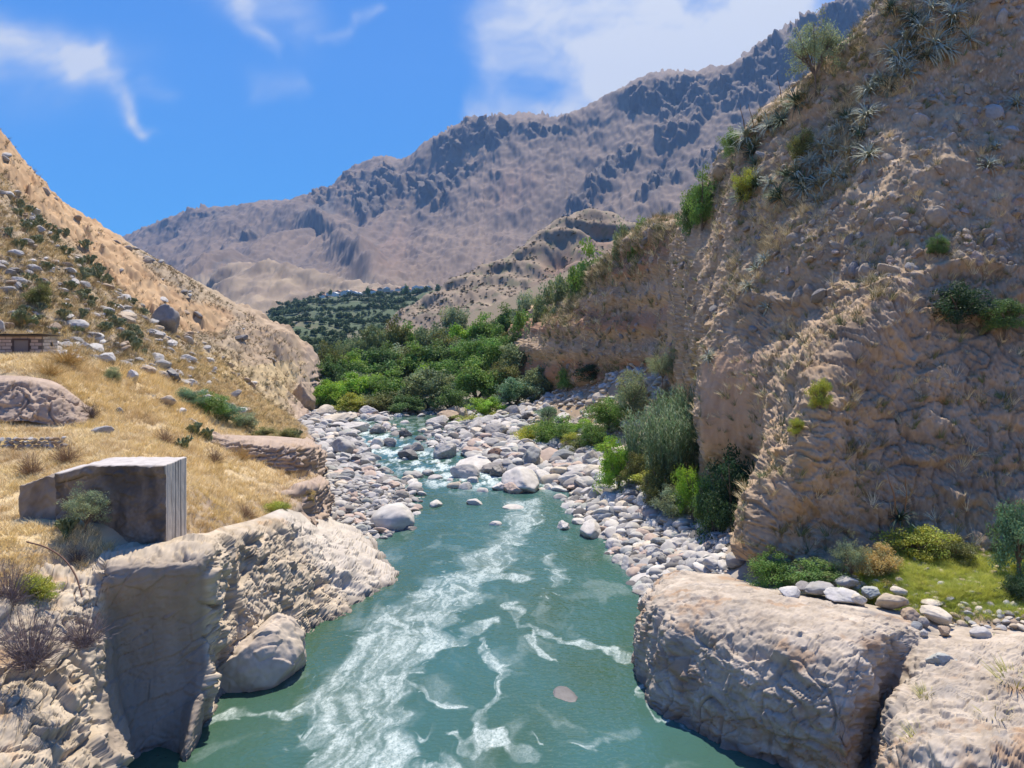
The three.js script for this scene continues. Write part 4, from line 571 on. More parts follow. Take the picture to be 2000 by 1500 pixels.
{ // scree below the far cliff, and rubble on the right ledge
  const r = rng(19), sc = []; for (let k = 0; k < 5200; k++) { const px = lerp(980, 1330, r()), D = lerp(58, 96, r()), x = (px - 1000) / FPX * D, h = bedH(x, D), ab = h - riverLevel(D); if (ab < 1.2 || ab > 8) continue; if (fbm(x / 4, 2, D / 4, 3) < -0.12 && r() < 0.8) continue; const s = lerp(0.08, 0.62, Math.pow(r(), 4)); sc.push({ x, D, h, s }); }
  sc.sort((a, b) => b.s / b.D - a.s / a.D); const tn = ['cream', 'tan', 'pale', 'light', 'tan'];
  sc.slice(0, 40).forEach(c => { const tone = tn[Math.floor(r() * 5)]; stone('scree_block', `${TONEWORD[tone]} rock lying on the sunny scree below the far cliff`, 'rock', 'rocks of the sunny scree', brokenStones[Math.floor(r() * 6)], tone, new THREE.Vector3(c.x, c.h + c.s * 0.2, -c.D), [c.s * 1.2, c.s * 0.7, c.s], r, 0.5); });
  instanced('scree', smallStones[3], std([1, 1, 1], 0.92, { vertexColors: true }), sc.slice(40).map(c => ({ p: new THREE.Vector3(c.x, c.h + c.s * 0.2, -c.D), q: quat(r, 0.6), s: new THREE.Vector3(c.s * 1.2, c.s * 0.7, c.s), c: TONE[tn[Math.floor(r() * 5)]] })), undefined, 'pale scree below the far cliff');
  const rub = []; for (let k = 0; k < 2600; k++) { const px = lerp(1560, 2060, r()), D = lerp(22, 28.5, r()), x = (px - 1000) / FPX * D, h = bedH(x, D), s = lerp(0.03, 0.16, Math.pow(r(), 3)); rub.push({ p: new THREE.Vector3(x, h + s * 0.3, -D), q: quat(r, 0.6), s: new THREE.Vector3(s * 1.2, s * 0.8, s), c: TONE[['tan', 'earth', 'light', 'cream', 'mid'][Math.floor(r() * 5)]] }); }
  instanced('ledge_rubble', smallStones[4], std([1, 1, 1], 0.92, { vertexColors: true }), rub, undefined, 'small rubble on the soil of the right ledge');
}
{ // block that has slid to the foot of the near left cliff
  const o = shadows(new THREE.Mesh(stoneGeo(137, { detail: 40, cuts: 12, round: 0.2, rough: 0.07, squash: [1, 0.8, 0.95] }), std([0.56, 0.49, 0.405], 0.92, { vertexColors: true }))); addTop(o, 'fallen_block'); const p = P(505, 1300, 27.2); o.position.set(p.x, 0.1, p.z); o.scale.set(2.0, 2.5, 1.6); o.rotation.set(0.1, 0.5, 0.12); tag(o, 'large fallen block leaning in the water at the left cliff foot', 'rock');
}
{ // stones on the left bank and hillside
  const r = rng(15), onBank = (px, D, lift = 0) => { const x = (px - 1000) / FPX * D; return new THREE.Vector3(x, bankH(x, D) + lift, -D); };
  const seek = (px, py) => { let best = 60, e = 1e9; for (let D = 20; D < 112; D *= 1.006) { const x = (px - 1000) / FPX * D; if (x > bankRim(D)) continue; const q = Math.abs(650 - (bankH(x, D) - EYE) / D * FPX - py); if (q < e) { e = q; best = D; } if (e < 2 && q > 8) break; } return best; };
  const list = [[322, 650, 58, 64, 'mid', 'm', 'great weathered round boulder perched on the left hillside'], [150, 645, 44, 22, 'light', 'r', 'smooth grey boulder above the block hut'], [210, 712, 44, 30, 'light', 'b', 'pale angular boulder right of the golden bush'], [245, 625, 50, 18, 'tan', 'm', 'flat tan slab left of the great round boulder'], [233, 808, 18, 16, 'bluegrey', 'b', 'small blue grey stone standing in the yellow grass'], [200, 850, 40, 20, 'grey', 'm', 'grey boulder lying in the dry grass above the concrete'], [335, 745, 40, 28, 'dark', 'b', 'dark fissured boulder above the green shrubs'], [318, 722, 30, 22, 'grey', 'm', 'grey boulder just above the dark fissured one'], [4, 650, 14, 34, 'light', 'b', 'pale upright boulder at the left edge above the hut roof'], [128, 602, 18, 12, 'pale', 'r', 'white stone on the slope above the hut'], [132, 618, 26, 12, 'pale', 'r', 'long white stone below the other white stone'], [30, 500, 26, 14, 'light', 'm', 'pale boulder high on the left slope'], [145, 560, 24, 18, 'light', 'm', 'pale boulder among the high cacti'], [165, 560, 20, 14, 'grey', 'b', 'grey stone beside the pale boulder high on the slope'], [260, 745, 24, 28, 'light', 'b', 'pale upright stone at the top edge of the yellow grass']];
  for (const [px, py, w, h, tone, kind, label] of list) { const D = seek(px, py), W = w / FPX * D / 2, H2 = h / FPX * D; stone('hillside_boulder', label, 'boulder', undefined, (kind === 'r' ? roundStones : kind === 'b' ? brokenStones : midStones)[Math.floor(r() * 6)], tone, onBank(px, D, H2 * 0.38), [W * 1.15, H2 * 0.72, W], r, 0.2); }
  const tower = P(592, 800, 103); stone('rock_pillar', 'squat brown rock pillar where the left hill meets the river', 'rock', undefined, brokenStones[2], 'earth', new THREE.Vector3(tower.x, 3.0, -103), [2.1, 3.6, 2.2], r, 0.1);
  const c2 = []; for (let k = 0; k < 7000; k++) { const px = lerp(-40, 540, r()), D = 48 * Math.pow(106 / 48, r()), x = (px - 1000) / FPX * D; if (x > bankRim(D) - 1) continue; const h = bankH(x, D); if (h < 6 + gn(x / 5, 3, D / 5) * 3) continue; const dens = sstep(-0.25, 0.3, fbm(x / 7, 2, D / 7, 3)); if (r() > dens) continue; const py = 650 - (h - EYE) / D * FPX; if (clayBand(px, py) < 1 && r() < 0.9) continue; if (px > 380 && D > 88 && r() < 0.7) continue; const s = lerp(0.08, 0.8, Math.pow(r(), 9)); c2.push({ x, D, h, s, v: s / D }); }
  c2.sort((a, b) => b.v - a.v); const tones = ['light', 'grey', 'tan', 'pale', 'earth', 'light', 'mid'];
  c2.slice(0, 130).forEach((c, i) => { const tone = tones[Math.floor(r() * tones.length)], where = c.h < 10 ? 'low on the hillside by the yellow grass' : c.h < 15 ? 'on the middle of the left hillside' : 'high on the left hillside'; stone('hillside_boulder', `${i < 45 ? 'large' : 'smaller'} ${TONEWORD[tone]} boulder strewn ${where}`, 'boulder', 'boulders strewn on the left hillside', (r() < 0.5 ? midStones : brokenStones)[Math.floor(r() * 6)], tone, new THREE.Vector3(c.x, c.h + c.s * 0.2, -c.D), [c.s * (0.9 + 0.4 * r()), c.s * 0.75, c.s], r, 0.5); });
  instanced('hillside_stones', smallStones[1], std([1, 1, 1], 0.92, { vertexColors: true }), c2.slice(130).map(c => { const t = TONE[tones[Math.floor(r() * tones.length)]]; return { p: new THREE.Vector3(c.x, c.h + c.s * 0.2, -c.D), q: quat(r, 0.6), s: new THREE.Vector3(c.s * 1.1, c.s * 0.8, c.s), c: t }; }), undefined, 'small stones strewn on the left hillside');
}
// cobbles bedded in the wall
const WP = wall.geometry.attributes.position.array, WN = wall.geometry.attributes.normal.array;
const wallNear = (px, py) => { let b = -1, e = 1e9; for (let k = 0; k < WP.length; k += 3) { const z = WP[k + 2], dx = 1000 + WP[k] / -z * FPX - px; if (dx > 12 || dx < -12) continue; const dy = pyOf(WP[k + 1], z) - py; const q = dx * dx + dy * dy - 0.0 + -z * 0.12; if (q < e) { e = q; b = k; } } return b; };
const wallStone = {}; for (const k in TONE) wallStone[k] = std(TONE[k].map(v => v * 0.82), 0.93, { vertexColors: true });
const wallSpot = k => [new THREE.Vector3(WP[k], WP[k + 1], WP[k + 2]), new THREE.Vector3(WN[k], WN[k + 1], WN[k + 2])];
{
  const r = rng(25), tones = ['tan', 'earth', 'earth', 'pink', 'mid', 'tan', 'tan'], put = (k, s, geo, tone, name = 'stone') => { const [p, n] = wallSpot(k), o = meshOf(name, geo, wallStone[tone], wall); o.position.copy(p).addScaledVector(n, -s * 0.12); o.quaternion.copy(quat(r)); o.scale.set(s * (0.9 + 0.5 * r()), s * 0.8, s * (0.8 + 0.3 * r())); };
  for (const [px, py, w, tone] of [[1830, 430, 62, 'tan'], [1957, 36, 34, 'light'], [1696, 530, 44, 'tan'], [1738, 530, 54, 'tan'], [1785, 522, 34, 'grey'], [1668, 525, 36, 'mid'], [1560, 575, 46, 'tan'], [1600, 578, 40, 'mid'], [1545, 560, 30, 'mid'], [1735, 310, 40, 'tan'], [1765, 355, 30, 'earth'], [1692, 345, 28, 'mid'], [1800, 235, 46, 'light'], [1940, 220, 60, 'light'], [1975, 255, 34, 'light'], [1805, 273, 14, 'pale'], [1818, 270, 20, 'light'], [1858, 268, 26, 'light'], [1750, 272, 20, 'pale'], [1840, 190, 22, 'light'], [1410, 340, 50, 'tan'], [1490, 305, 28, 'grey'], [1760, 455, 34, 'earth'], [1900, 445, 26, 'tan'], [1870, 460, 22, 'tan'], [1930, 470, 34, 'mid'], [1580, 505, 26, 'earth'], [1630, 480, 30, 'tan'], [1395, 605, 30, 'mid'], [1470, 640, 26, 'mid'], [1335, 515, 24, 'mid'], [1342, 490, 20, 'tan'], [1315, 520, 22, 'grey'], [1860, 600, 30, 'mid'], [1620, 610, 24, 'mid']]) { const k = wallNear(px, py); if (k >= 0) put(k, w / FPX * -WP[k + 2] / 2, (r() < 0.5 ? roundStones : midStones)[Math.floor(r() * 6)], tone); }
  const n = WP.length / 3, ids = []; for (let t = 0; t < 60000 && ids.length < 3400; t++) { const k = Math.floor(r() * n) * 3, x = WP[k], y = WP[k + 1], z = WP[k + 2]; if (conglom(x, y, z) < 0.5) continue; const px = pxOf(x, z), py = pyOf(y, z); if (px < 1090 || px > 2050 || py < -40) continue; const band = fbm(x / 5, y / 1.6, z / 5, 3); if (r() > 0.35 + 0.9 * band + (py > 420 && px > 1500 ? 0.3 : 0)) continue; ids.push([k, lerp(0.04, 0.36, Math.pow(r(), 5)) * (z < -66 ? 1.4 : 1)]); }
  ids.sort((a, b) => b[1] / -WP[b[0] + 2] - a[1] / -WP[a[0] + 2]);
  ids.slice(0, 255).forEach(([k, s]) => put(k, s, (r() < 0.4 ? roundStones : midStones)[Math.floor(r() * 6)], tones[Math.floor(r() * tones.length)]));
  instanced('small_stones', smallStones[2], std([1, 1, 1], 0.93, { vertexColors: true }), ids.slice(255).map(([k, s]) => { const [p, nn] = wallSpot(k), t = TONE[tones[Math.floor(r() * tones.length)]].map(v => v * 0.8); return { p: p.addScaledVector(nn, -s * 0.15), q: quat(r), s: new THREE.Vector3(s * 1.2, s * 0.9, s), c: t }; }), wall);
}
console.log('stones done');
// ---------- plants ----------
class Soup { // loose triangles with colours
  constructor() { this.p = []; this.c = []; }
  tri(a, b, c, col) { this.p.push(a.x, a.y, a.z, b.x, b.y, b.z, c.x, c.y, c.z); for (let i = 0; i < 3; i++) this.c.push(col[0], col[1], col[2]); }
  quad(a, b, c, d, col) { this.tri(a, b, c, col); this.tri(a, c, d, col); }
  geo() { const g = new THREE.BufferGeometry(); g.setAttribute('position', new THREE.Float32BufferAttribute(this.p, 3)); g.setAttribute('color', new THREE.Float32BufferAttribute(this.c, 3)); g.computeVertexNormals(); return g; }
}
const V3 = (x, y, z) => new THREE.Vector3(x, y, z);
const tint = (c, r, k = 0.3) => { const f = 1 + (r() * 2 - 1) * k, h = (r() * 2 - 1) * 0.12; return [Math.max(0.004, c[0] * f * (1 + h)), Math.max(0.004, c[1] * f), Math.max(0.003, c[2] * f * (1 - h))]; };
const onBall = r => { const z = r() * 2 - 1, a = r() * Math.PI * 2, q = Math.sqrt(1 - z * z); return V3(q * Math.cos(a), z, q * Math.sin(a)); };
function leaf(s, p, n, len, wid, col, r) { const t = onBall(r).cross(n); if (t.lengthSq() < 1e-4) t.set(1, 0, 0); t.normalize(); const b = V3().crossVectors(n, t); const tip = p.clone().addScaledVector(t, len), l = p.clone().addScaledVector(t, len * 0.45).addScaledVector(b, wid).addScaledVector(n, wid * 0.25), q = p.clone().addScaledVector(t, len * 0.45).addScaledVector(b, -wid).addScaledVector(n, wid * 0.25); s.quad(p, q, tip, l, col); }
// crown of leaf clumps in a unit-size dome: clumps sit at branch ends, leaves on each clump's skin
function crownGeo(seed, { color, clumps = 46, leaves = 90, size = 0.055, flat = 0.8, spread = 1, lean = 0.25, wide = 0.45, clump = 0.26, core = 0.35, droop = 0, mid = 1, low = -0.35 }) {
  const r = rng(seed), s = new Soup();
  for (let k = 0; k < clumps; k++) { const d = onBall(r); if (d.y < low) d.y *= -0.5; const rad = lerp(core, 1, Math.pow(r(), 0.55)) * (0.82 + 0.5 * gn(d.x * 1.6 + seed, d.y * 1.6, d.z * 1.6)), c = V3(d.x * rad * spread, mid + d.y * rad * flat, d.z * rad * spread), cr0 = clump * (0.6 + 0.7 * r()), tone = tint(color, r, 0.28);
    for (let i = 0; i < leaves; i++) { const o = onBall(r), q = Math.pow(r(), 0.4), p = c.clone().add(V3(o.x * cr0 * q, o.y * cr0 * q * 0.75 - droop * r() * cr0, o.z * cr0 * q)), n = o.multiplyScalar(0.8).add(onBall(r)).add(V3(0, lean, 0)).normalize(); leaf(s, p, n, size * (0.7 + 0.7 * r()), size * wide * (0.7 + 0.5 * r()), tint(tone, r, 0.22), r); } }
  return s.geo();
}
function branch(s, a, b, ra, rb, col, sides = 5) { const d = b.clone().sub(a).normalize(), u = V3(0, 1, 0).cross(d); if (u.lengthSq() < 1e-3) u.set(1, 0, 0); u.normalize(); const w = d.clone().cross(u); for (let i = 0; i < sides; i++) { const t0 = i / sides * Math.PI * 2, t1 = (i + 1) / sides * Math.PI * 2, f = (q, t, rr) => q.clone().addScaledVector(u, Math.cos(t) * rr).addScaledVector(w, Math.sin(t) * rr); s.quad(f(a, t0, ra), f(a, t1, ra), f(b, t1, rb), f(b, t0, rb), col); } }
function trunkGeo(seed, col = [0.12, 0.09, 0.065], limbs = 7, reach = 0.8, t = 1) { const r = rng(seed), s = new Soup(), k0 = V3(0, -0.25, 0), k1 = V3((r() - 0.5) * 0.15, 0.35, (r() - 0.5) * 0.15); branch(s, k0, k1, 0.085 * t, 0.06 * t, col);
  for (let i = 0; i < limbs; i++) { const a = r() * 6.28, e = V3(Math.cos(a) * reach * (0.4 + 0.6 * r()), 0.75 + r() * 0.7, Math.sin(a) * reach * (0.4 + 0.6 * r())), m = k1.clone().lerp(e, 0.5).add(V3(0, 0.12 * r(), 0)); branch(s, k1, m, 0.045 * t, 0.028 * t, col, 4); branch(s, m, e, 0.028 * t, 0.008 * t, col, 4); for (let j = 0; j < 2; j++) branch(s, m, m.clone().lerp(e, 0.6).add(onBall(r).multiplyScalar(0.22)), 0.016, 0.005, col, 3); } return s.geo(); }
const leafMat = new THREE.MeshPhysicalMaterial({ color: 0xffffff, vertexColors: true, roughness: 0.75, side: THREE.DoubleSide, transmission: 0.48, thickness: 0, specularIntensity: 0.4 });
const dryMat = std([1, 1, 1], 0.9, { vertexColors: true, side: THREE.DoubleSide }), barkMat = std([1, 1, 1], 0.95, { vertexColors: true });
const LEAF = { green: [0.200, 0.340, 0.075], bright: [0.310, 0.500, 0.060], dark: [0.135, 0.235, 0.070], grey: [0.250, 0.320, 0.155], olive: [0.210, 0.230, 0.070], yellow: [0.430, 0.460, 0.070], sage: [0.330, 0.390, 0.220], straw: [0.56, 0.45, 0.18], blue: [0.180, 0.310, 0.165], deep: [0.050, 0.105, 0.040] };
const trees = {}, bushes = {}, airy = {};
for (const k in LEAF) { trees[k] = [0, 1].map(i => [crownGeo(200 + i * 31 + k.length * 7 + LEAF[k][1] * 900, { color: LEAF[k], clumps: 74, leaves: 84, size: 0.075, flat: 0.95, mid: 0.92, low: -0.6, core: 0.3 }), trunkGeo(300 + i * 17)]); bushes[k] = [0, 1].map(i => [crownGeo(400 + i * 31 + k.length * 7 + LEAF[k][1] * 900, { color: LEAF[k], clumps: 86, leaves: 100, size: 0.062, flat: 1.0, core: 0.15, clump: 0.25, wide: 0.32, mid: 0.72, low: -0.75 }), trunkGeo(500 + i * 17, [0.15, 0.115, 0.085], 10, 0.75)]); if (k === 'sage') airy[k] = [0, 1].map(i => [crownGeo(700 + i, { color: LEAF[k], clumps: 110, leaves: 64, size: 0.055, flat: 1.0, core: 0.3, clump: 0.2, wide: 0.25, mid: 0.8, low: -0.45 }), trunkGeo(720 + i, [0.17, 0.13, 0.10], 20, 0.85, 0.38)]); }
// a plant stands at its foot; crown radius w (m), total height h (m)
function plant(name, label, category, group, [crown, trunk], foot, w, h, turn, d = w) { const o = new THREE.Group(); addTop(o, name); o.position.copy(foot); o.rotation.y = turn; const s = h / 1.85; meshOf('crown', crown, leafMat, o).scale.set(w, s, d); meshOf('trunk', trunk, barkMat, o).scale.set(w, s, d); return tag(o, label, category, group); }
const groundAt = (x, D) => x < bankRim(D) + 1 && D > 12 ? bankH(x, D) : bedH(x, D);
// centre bearing px, top and bottom py, distance D, width px
function treeAt(name, label, category, group, kind, px, top, bottom, w, D, r, set = trees) { const p = P(px, bottom, D), g = groundAt(p.x, D), q = P(px, top, D), foot = V3(p.x, Math.min(p.y, Math.max(g, p.y - 5)) - 0.05, -D); return plant(name, label, category, group, set[kind][Math.floor(r() * 2)], foot, w / FPX * D / 2, q.y - foot.y, r() * 6.28); }
{
  const r = rng(77);
  // the thicket across the river, tree by tree
  const T = [
    [650, 668, 720, 80, 122, 'olive', 'olive green tree on the rocky left end of the thicket'], [690, 645, 690, 74, 132, 'grey', 'grey green tree at the upper left of the thicket'], [728, 625, 690, 80, 135, 'grey', 'rounded grey green tree topping the left of the thicket'], [765, 612, 680, 80, 138, 'olive', 'tall olive tree on the thicket skyline'], [800, 625, 690, 70, 140, 'green', 'green tree right of the olive skyline tree'], [838, 620, 690, 80, 136, 'grey', 'dull green tree in the middle of the thicket skyline'], [888, 590, 660, 70, 150, 'sage', 'pale sage tree standing above the thicket'], [905, 625, 690, 80, 140, 'bright', 'bright tree under the pale sage one'], [948, 608, 690, 90, 138, 'green', 'broad green tree in the upper thicket'], [990, 590, 670, 80, 140, 'dark', 'dark glossy tree in the upper right of the thicket'], [1030, 560, 640, 70, 132, 'sage', 'pale round tree below the far cliff'], [1062, 590, 660, 70, 122, 'green', 'green tree against the foot of the far cliff'],
    [645, 690, 760, 80, 118, 'dark', 'dark tree beside the rocky point'], [690, 680, 750, 90, 122, 'green', 'green tree in the left middle of the thicket'], [745, 668, 745, 105, 124, 'dark', 'broad dark tree in the left middle of the thicket'], [805, 665, 745, 100, 124, 'green', 'broad green tree in the centre of the thicket'], [862, 660, 745, 105, 126, 'dark', 'broad dark tree in the centre of the thicket'], [915, 660, 740, 90, 124, 'green', 'green tree right of the broad dark one'], [965, 650, 740, 100, 120, 'green', 'leafy green tree in the right middle of the thicket'], [1018, 655, 735, 110, 112, 'grey', 'spreading grey green tree near the far cliff'],
    [932, 695, 800, 115, 108, 'green', 'tall airy green tree in front of the thicket'], [838, 712, 808, 120, 106, 'grey', 'big grey green bush tree at the front of the thicket'], [765, 715, 800, 100, 108, 'green', 'green tree at the front left of the thicket'], [700, 720, 795, 100, 110, 'bright', 'bright green tree at the front left'], [640, 735, 800, 74, 107, 'bright', 'bright green bush beside the rock pillar'], [690, 765, 815, 80, 103, 'yellow', 'yellow green bush at the edge of the gravel'], [740, 765, 812, 80, 103, 'olive', 'olive bush at the edge of the gravel'], [795, 765, 815, 80, 102, 'dark', 'dark bush hanging over the stones'], [1005, 735, 808, 100, 98, 'blue', 'blue green bush tree behind the slanting boulder'], [1055, 710, 795, 90, 98, 'grey', 'grey green tree below the far cliff'], [880, 750, 810, 80, 102, 'dark', 'dark leafy bush at the front right of the thicket'], [950, 770, 812, 70, 96, 'bright', 'bright low bush before the airy tree'], [1108, 715, 770, 44, 92, 'green', 'small green bush at the foot of the far cliff'], [1155, 705, 745, 80, 88, 'deep', 'dark shrub in the shade under the far cliff'], [985, 700, 770, 80, 108, 'olive', 'olive bush between the airy tree and the far cliff'],
    [1150, 465, 560, 95, 98, 'green', 'green tree on the lip of the far cliff'], [1108, 510, 600, 90, 104, 'grey', 'grey green tree on the slope left of the far cliff'], [1072, 548, 640, 80, 112, 'grey', 'dull tree low on the slope left of the far cliff'], [1255, 420, 485, 66, 82, 'green', 'green bush on the rim of the far cliff'], [1218, 425, 500, 54, 86, 'grey', 'grey bush on the rim beside the green one'], [1090, 600, 690, 70, 104, 'dark', 'dark bush on the edge of the far cliff'], [1135, 540, 610, 60, 98, 'dark', 'dark bush below the green lip tree'],
  ];
  for (const [px, t, b, w, D, kind, label] of T) treeAt('tree', label, 'tree', undefined, kind, px, t, b, w, D, r);
  for (const [px, t, b, w, D, kind, label] of [[1040, 600, 690, 90, 120, 'green', 'green tree climbing the slope below the far cliff'], [1085, 570, 650, 80, 110, 'olive', 'olive tree high on the slope left of the far cliff'], [1005, 640, 720, 90, 122, 'olive', 'olive tree below the dark glossy one'], [1065, 640, 720, 80, 106, 'grey', 'grey tree at the left foot of the far cliff'], [870, 640, 710, 90, 132, 'olive', 'olive tree in the middle of the upper thicket']]) treeAt('tree', label, 'tree', undefined, kind, px, t, b, w, D, r);
  // those that only fill the gaps between
  const KIND = { green: 'green', dark: 'dark green', grey: 'grey green', olive: 'olive', bright: 'bright green', sage: 'pale sage', yellow: 'yellow green', deep: 'dark', blue: 'blue green' };
  const kinds = ['green', 'dark', 'grey', 'grey', 'olive', 'bright', 'sage'];
  for (let k = 0; k < 46; k++) { const px = lerp(620, 1060, r()), t = lerp(interp([[620, 700], [700, 665], [800, 640], [900, 625], [1000, 610], [1070, 600]], px) + 6, 770, r()), D = lerp(138, 103, clamp((t - 620) / 150)) + r() * 4; const kk = kinds[Math.floor(r() * 7)]; treeAt('tree', `${KIND[kk]} tree filling the ${t > 715 ? 'front' : t > 670 ? 'middle' : 'back'} of the dense riverside thicket`, 'tree', 'trees of the riverside thicket', kk, px, t, t + 66, 62 + 30 * r(), D, r); }
  // bushes on the right bank and walls
  const B = [
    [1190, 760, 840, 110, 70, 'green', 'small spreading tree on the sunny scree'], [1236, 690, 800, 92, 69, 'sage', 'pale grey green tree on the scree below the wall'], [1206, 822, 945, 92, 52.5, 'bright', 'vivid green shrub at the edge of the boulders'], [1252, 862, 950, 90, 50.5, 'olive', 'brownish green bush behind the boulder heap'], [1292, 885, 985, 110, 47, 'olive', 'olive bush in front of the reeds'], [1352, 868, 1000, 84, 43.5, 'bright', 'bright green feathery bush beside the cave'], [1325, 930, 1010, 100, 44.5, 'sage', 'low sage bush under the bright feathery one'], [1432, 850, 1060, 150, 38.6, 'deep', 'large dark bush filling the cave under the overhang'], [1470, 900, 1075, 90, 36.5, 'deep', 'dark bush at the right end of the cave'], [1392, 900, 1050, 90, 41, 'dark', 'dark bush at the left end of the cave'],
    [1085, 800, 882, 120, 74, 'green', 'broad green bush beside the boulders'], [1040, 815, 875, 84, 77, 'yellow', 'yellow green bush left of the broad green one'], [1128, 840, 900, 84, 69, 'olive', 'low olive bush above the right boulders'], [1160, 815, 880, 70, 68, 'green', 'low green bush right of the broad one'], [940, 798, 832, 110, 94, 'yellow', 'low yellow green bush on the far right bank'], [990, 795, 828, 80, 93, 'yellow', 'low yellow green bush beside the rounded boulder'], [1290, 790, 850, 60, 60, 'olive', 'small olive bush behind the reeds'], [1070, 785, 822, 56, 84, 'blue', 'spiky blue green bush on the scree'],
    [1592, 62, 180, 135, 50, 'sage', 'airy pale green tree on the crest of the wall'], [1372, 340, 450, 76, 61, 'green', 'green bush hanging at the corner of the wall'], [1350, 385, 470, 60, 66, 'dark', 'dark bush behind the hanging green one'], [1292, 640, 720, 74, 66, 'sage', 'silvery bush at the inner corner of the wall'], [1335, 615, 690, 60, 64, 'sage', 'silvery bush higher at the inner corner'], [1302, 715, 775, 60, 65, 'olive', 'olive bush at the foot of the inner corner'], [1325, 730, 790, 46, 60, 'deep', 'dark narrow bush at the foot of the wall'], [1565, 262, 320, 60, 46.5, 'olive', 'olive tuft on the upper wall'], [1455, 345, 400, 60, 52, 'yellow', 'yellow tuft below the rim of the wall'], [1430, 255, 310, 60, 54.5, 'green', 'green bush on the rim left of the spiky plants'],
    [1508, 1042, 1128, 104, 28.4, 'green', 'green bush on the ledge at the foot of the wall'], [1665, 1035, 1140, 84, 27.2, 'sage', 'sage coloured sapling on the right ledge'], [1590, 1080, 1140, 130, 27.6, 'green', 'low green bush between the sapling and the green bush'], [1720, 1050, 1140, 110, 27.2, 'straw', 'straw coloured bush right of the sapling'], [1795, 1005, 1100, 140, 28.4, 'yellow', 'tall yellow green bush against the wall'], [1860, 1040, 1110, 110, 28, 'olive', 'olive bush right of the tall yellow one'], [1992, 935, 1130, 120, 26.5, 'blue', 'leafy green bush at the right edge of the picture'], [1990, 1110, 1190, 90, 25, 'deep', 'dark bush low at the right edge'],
    [1600, 715, 800, 54, 32.0, 'yellow', 'yellow tuft on the rib of the wall'], [1552, 800, 850, 40, 31.8, 'yellow', 'small yellow tuft lower on the rib'], [1870, 540, 640, 150, 33.4, 'deep', 'dark withered bush on the wall at right'], [1960, 570, 650, 110, 33.0, 'dark', 'dark withered bush at the right end of the wall'], [1830, 450, 500, 50, 35.0, 'dark', 'dark tuft under the great embedded stone'],
  ];
  for (const [px, t, b, w, D, kind, label] of B) { const p = P(px, b, D); let foot = p; if (px > 1340 && b < 900) { const k = wallNear(px, b - 4); if (k >= 0 && Math.abs(-WP[k + 2] - D) < 12) foot = wallSpot(k)[0].add(V3(0, -0.15, 0.1)); } else foot.y = Math.min(foot.y, Math.max(groundAt(p.x, D), foot.y - 1.5)) - 0.05;
    const DD = -foot.z; plant('bush', label, 'bush', undefined, (kind === 'sage' && /sapling|airy|silvery/.test(label) ? airy : bushes)[kind][Math.floor(r() * 2)], foot, w / FPX * DD / 2, (b - t) / FPX * DD + Math.max(0, p.y - foot.y), r() * 6.28); }
  for (let k = 0; k < 46; k++) { const px = lerp(985, 1330, r()), D = lerp(86, 48, clamp((px - 985) / 345 + (r() - 0.5) * 0.25)), x = (px - 1000) / FPX * D, h = bedH(x, D); if (h - riverLevel(D) < 1.2) continue; const w = lerp(0.9, 2.0, r()), kk = ['green', 'olive', 'yellow', 'sage', 'green', 'bright'][Math.floor(r() * 6)]; plant('bush', `low ${KIND[kk]} bush among those lining the right bank ${D > 66 ? 'upstream' : 'near the reeds'}`, 'bush', 'bushes lining the right bank', bushes[kk][Math.floor(r() * 2)], V3(x, h - 0.1, -D), w, w * lerp(0.8, 1.3, r()), r() * 6.28); }
  // left bank bushes
  const seekB = (px, py) => { let best = 60, e = 1e9; for (let D = 18; D < 112; D *= 1.006) { const x = (px - 1000) / FPX * D; if (x > bankRim(D) + 0.2) continue; const q = Math.abs(650 - (bankH(x, D) - EYE) / D * FPX - py); if (q < e) { e = q; best = D; } if (e < 3 && q > 10) break; } return best; };
  for (const [px, t, b, w, kind, label] of [[368, 748, 792, 74, 'blue', 'green shrub at the upper end of the shrub band'], [405, 755, 812, 90, 'green', 'green shrub in the middle of the shrub band'], [442, 775, 825, 84, 'blue', 'green shrub at the lower end of the shrub band'], [480, 800, 838, 70, 'sage', 'grey shrub below the shrub band'], [220, 712, 745, 44, 'sage', 'small grey green bush below the pale boulder'], [165, 935, 1040, 110, 'sage', 'wispy grey green sapling in front of the concrete block'], [288, 955, 1032, 80, 'straw', 'yellow brown bush in the corner of the concrete block'], [510, 830, 858, 70, 'olive', 'olive bush at the edge of the left ledge'], [540, 965, 1010, 70, 'yellow', 'yellow green bush on the low ledge'], [600, 1000, 1035, 40, 'straw', 'golden bush beside the low ledge'], [70, 1125, 1190, 90, 'yellow', 'yellow green flowering bush at lower left'], [560, 830, 862, 60, 'olive', 'olive bush behind the cactus on the ledge'], [75, 545, 600, 60, 'olive', 'olive scrub on the left slope']]) { const D = seekB(px, b), x = (px - 1000) / FPX * D; plant('bush', label, 'bush', undefined, (kind === 'sage' && /sapling/.test(label) ? airy : bushes)[kind][Math.floor(r() * 2)], V3(x, bankH(x, D) - 0.05, -D), w / FPX * D / 2, (b - t) / FPX * D, r() * 6.28); }
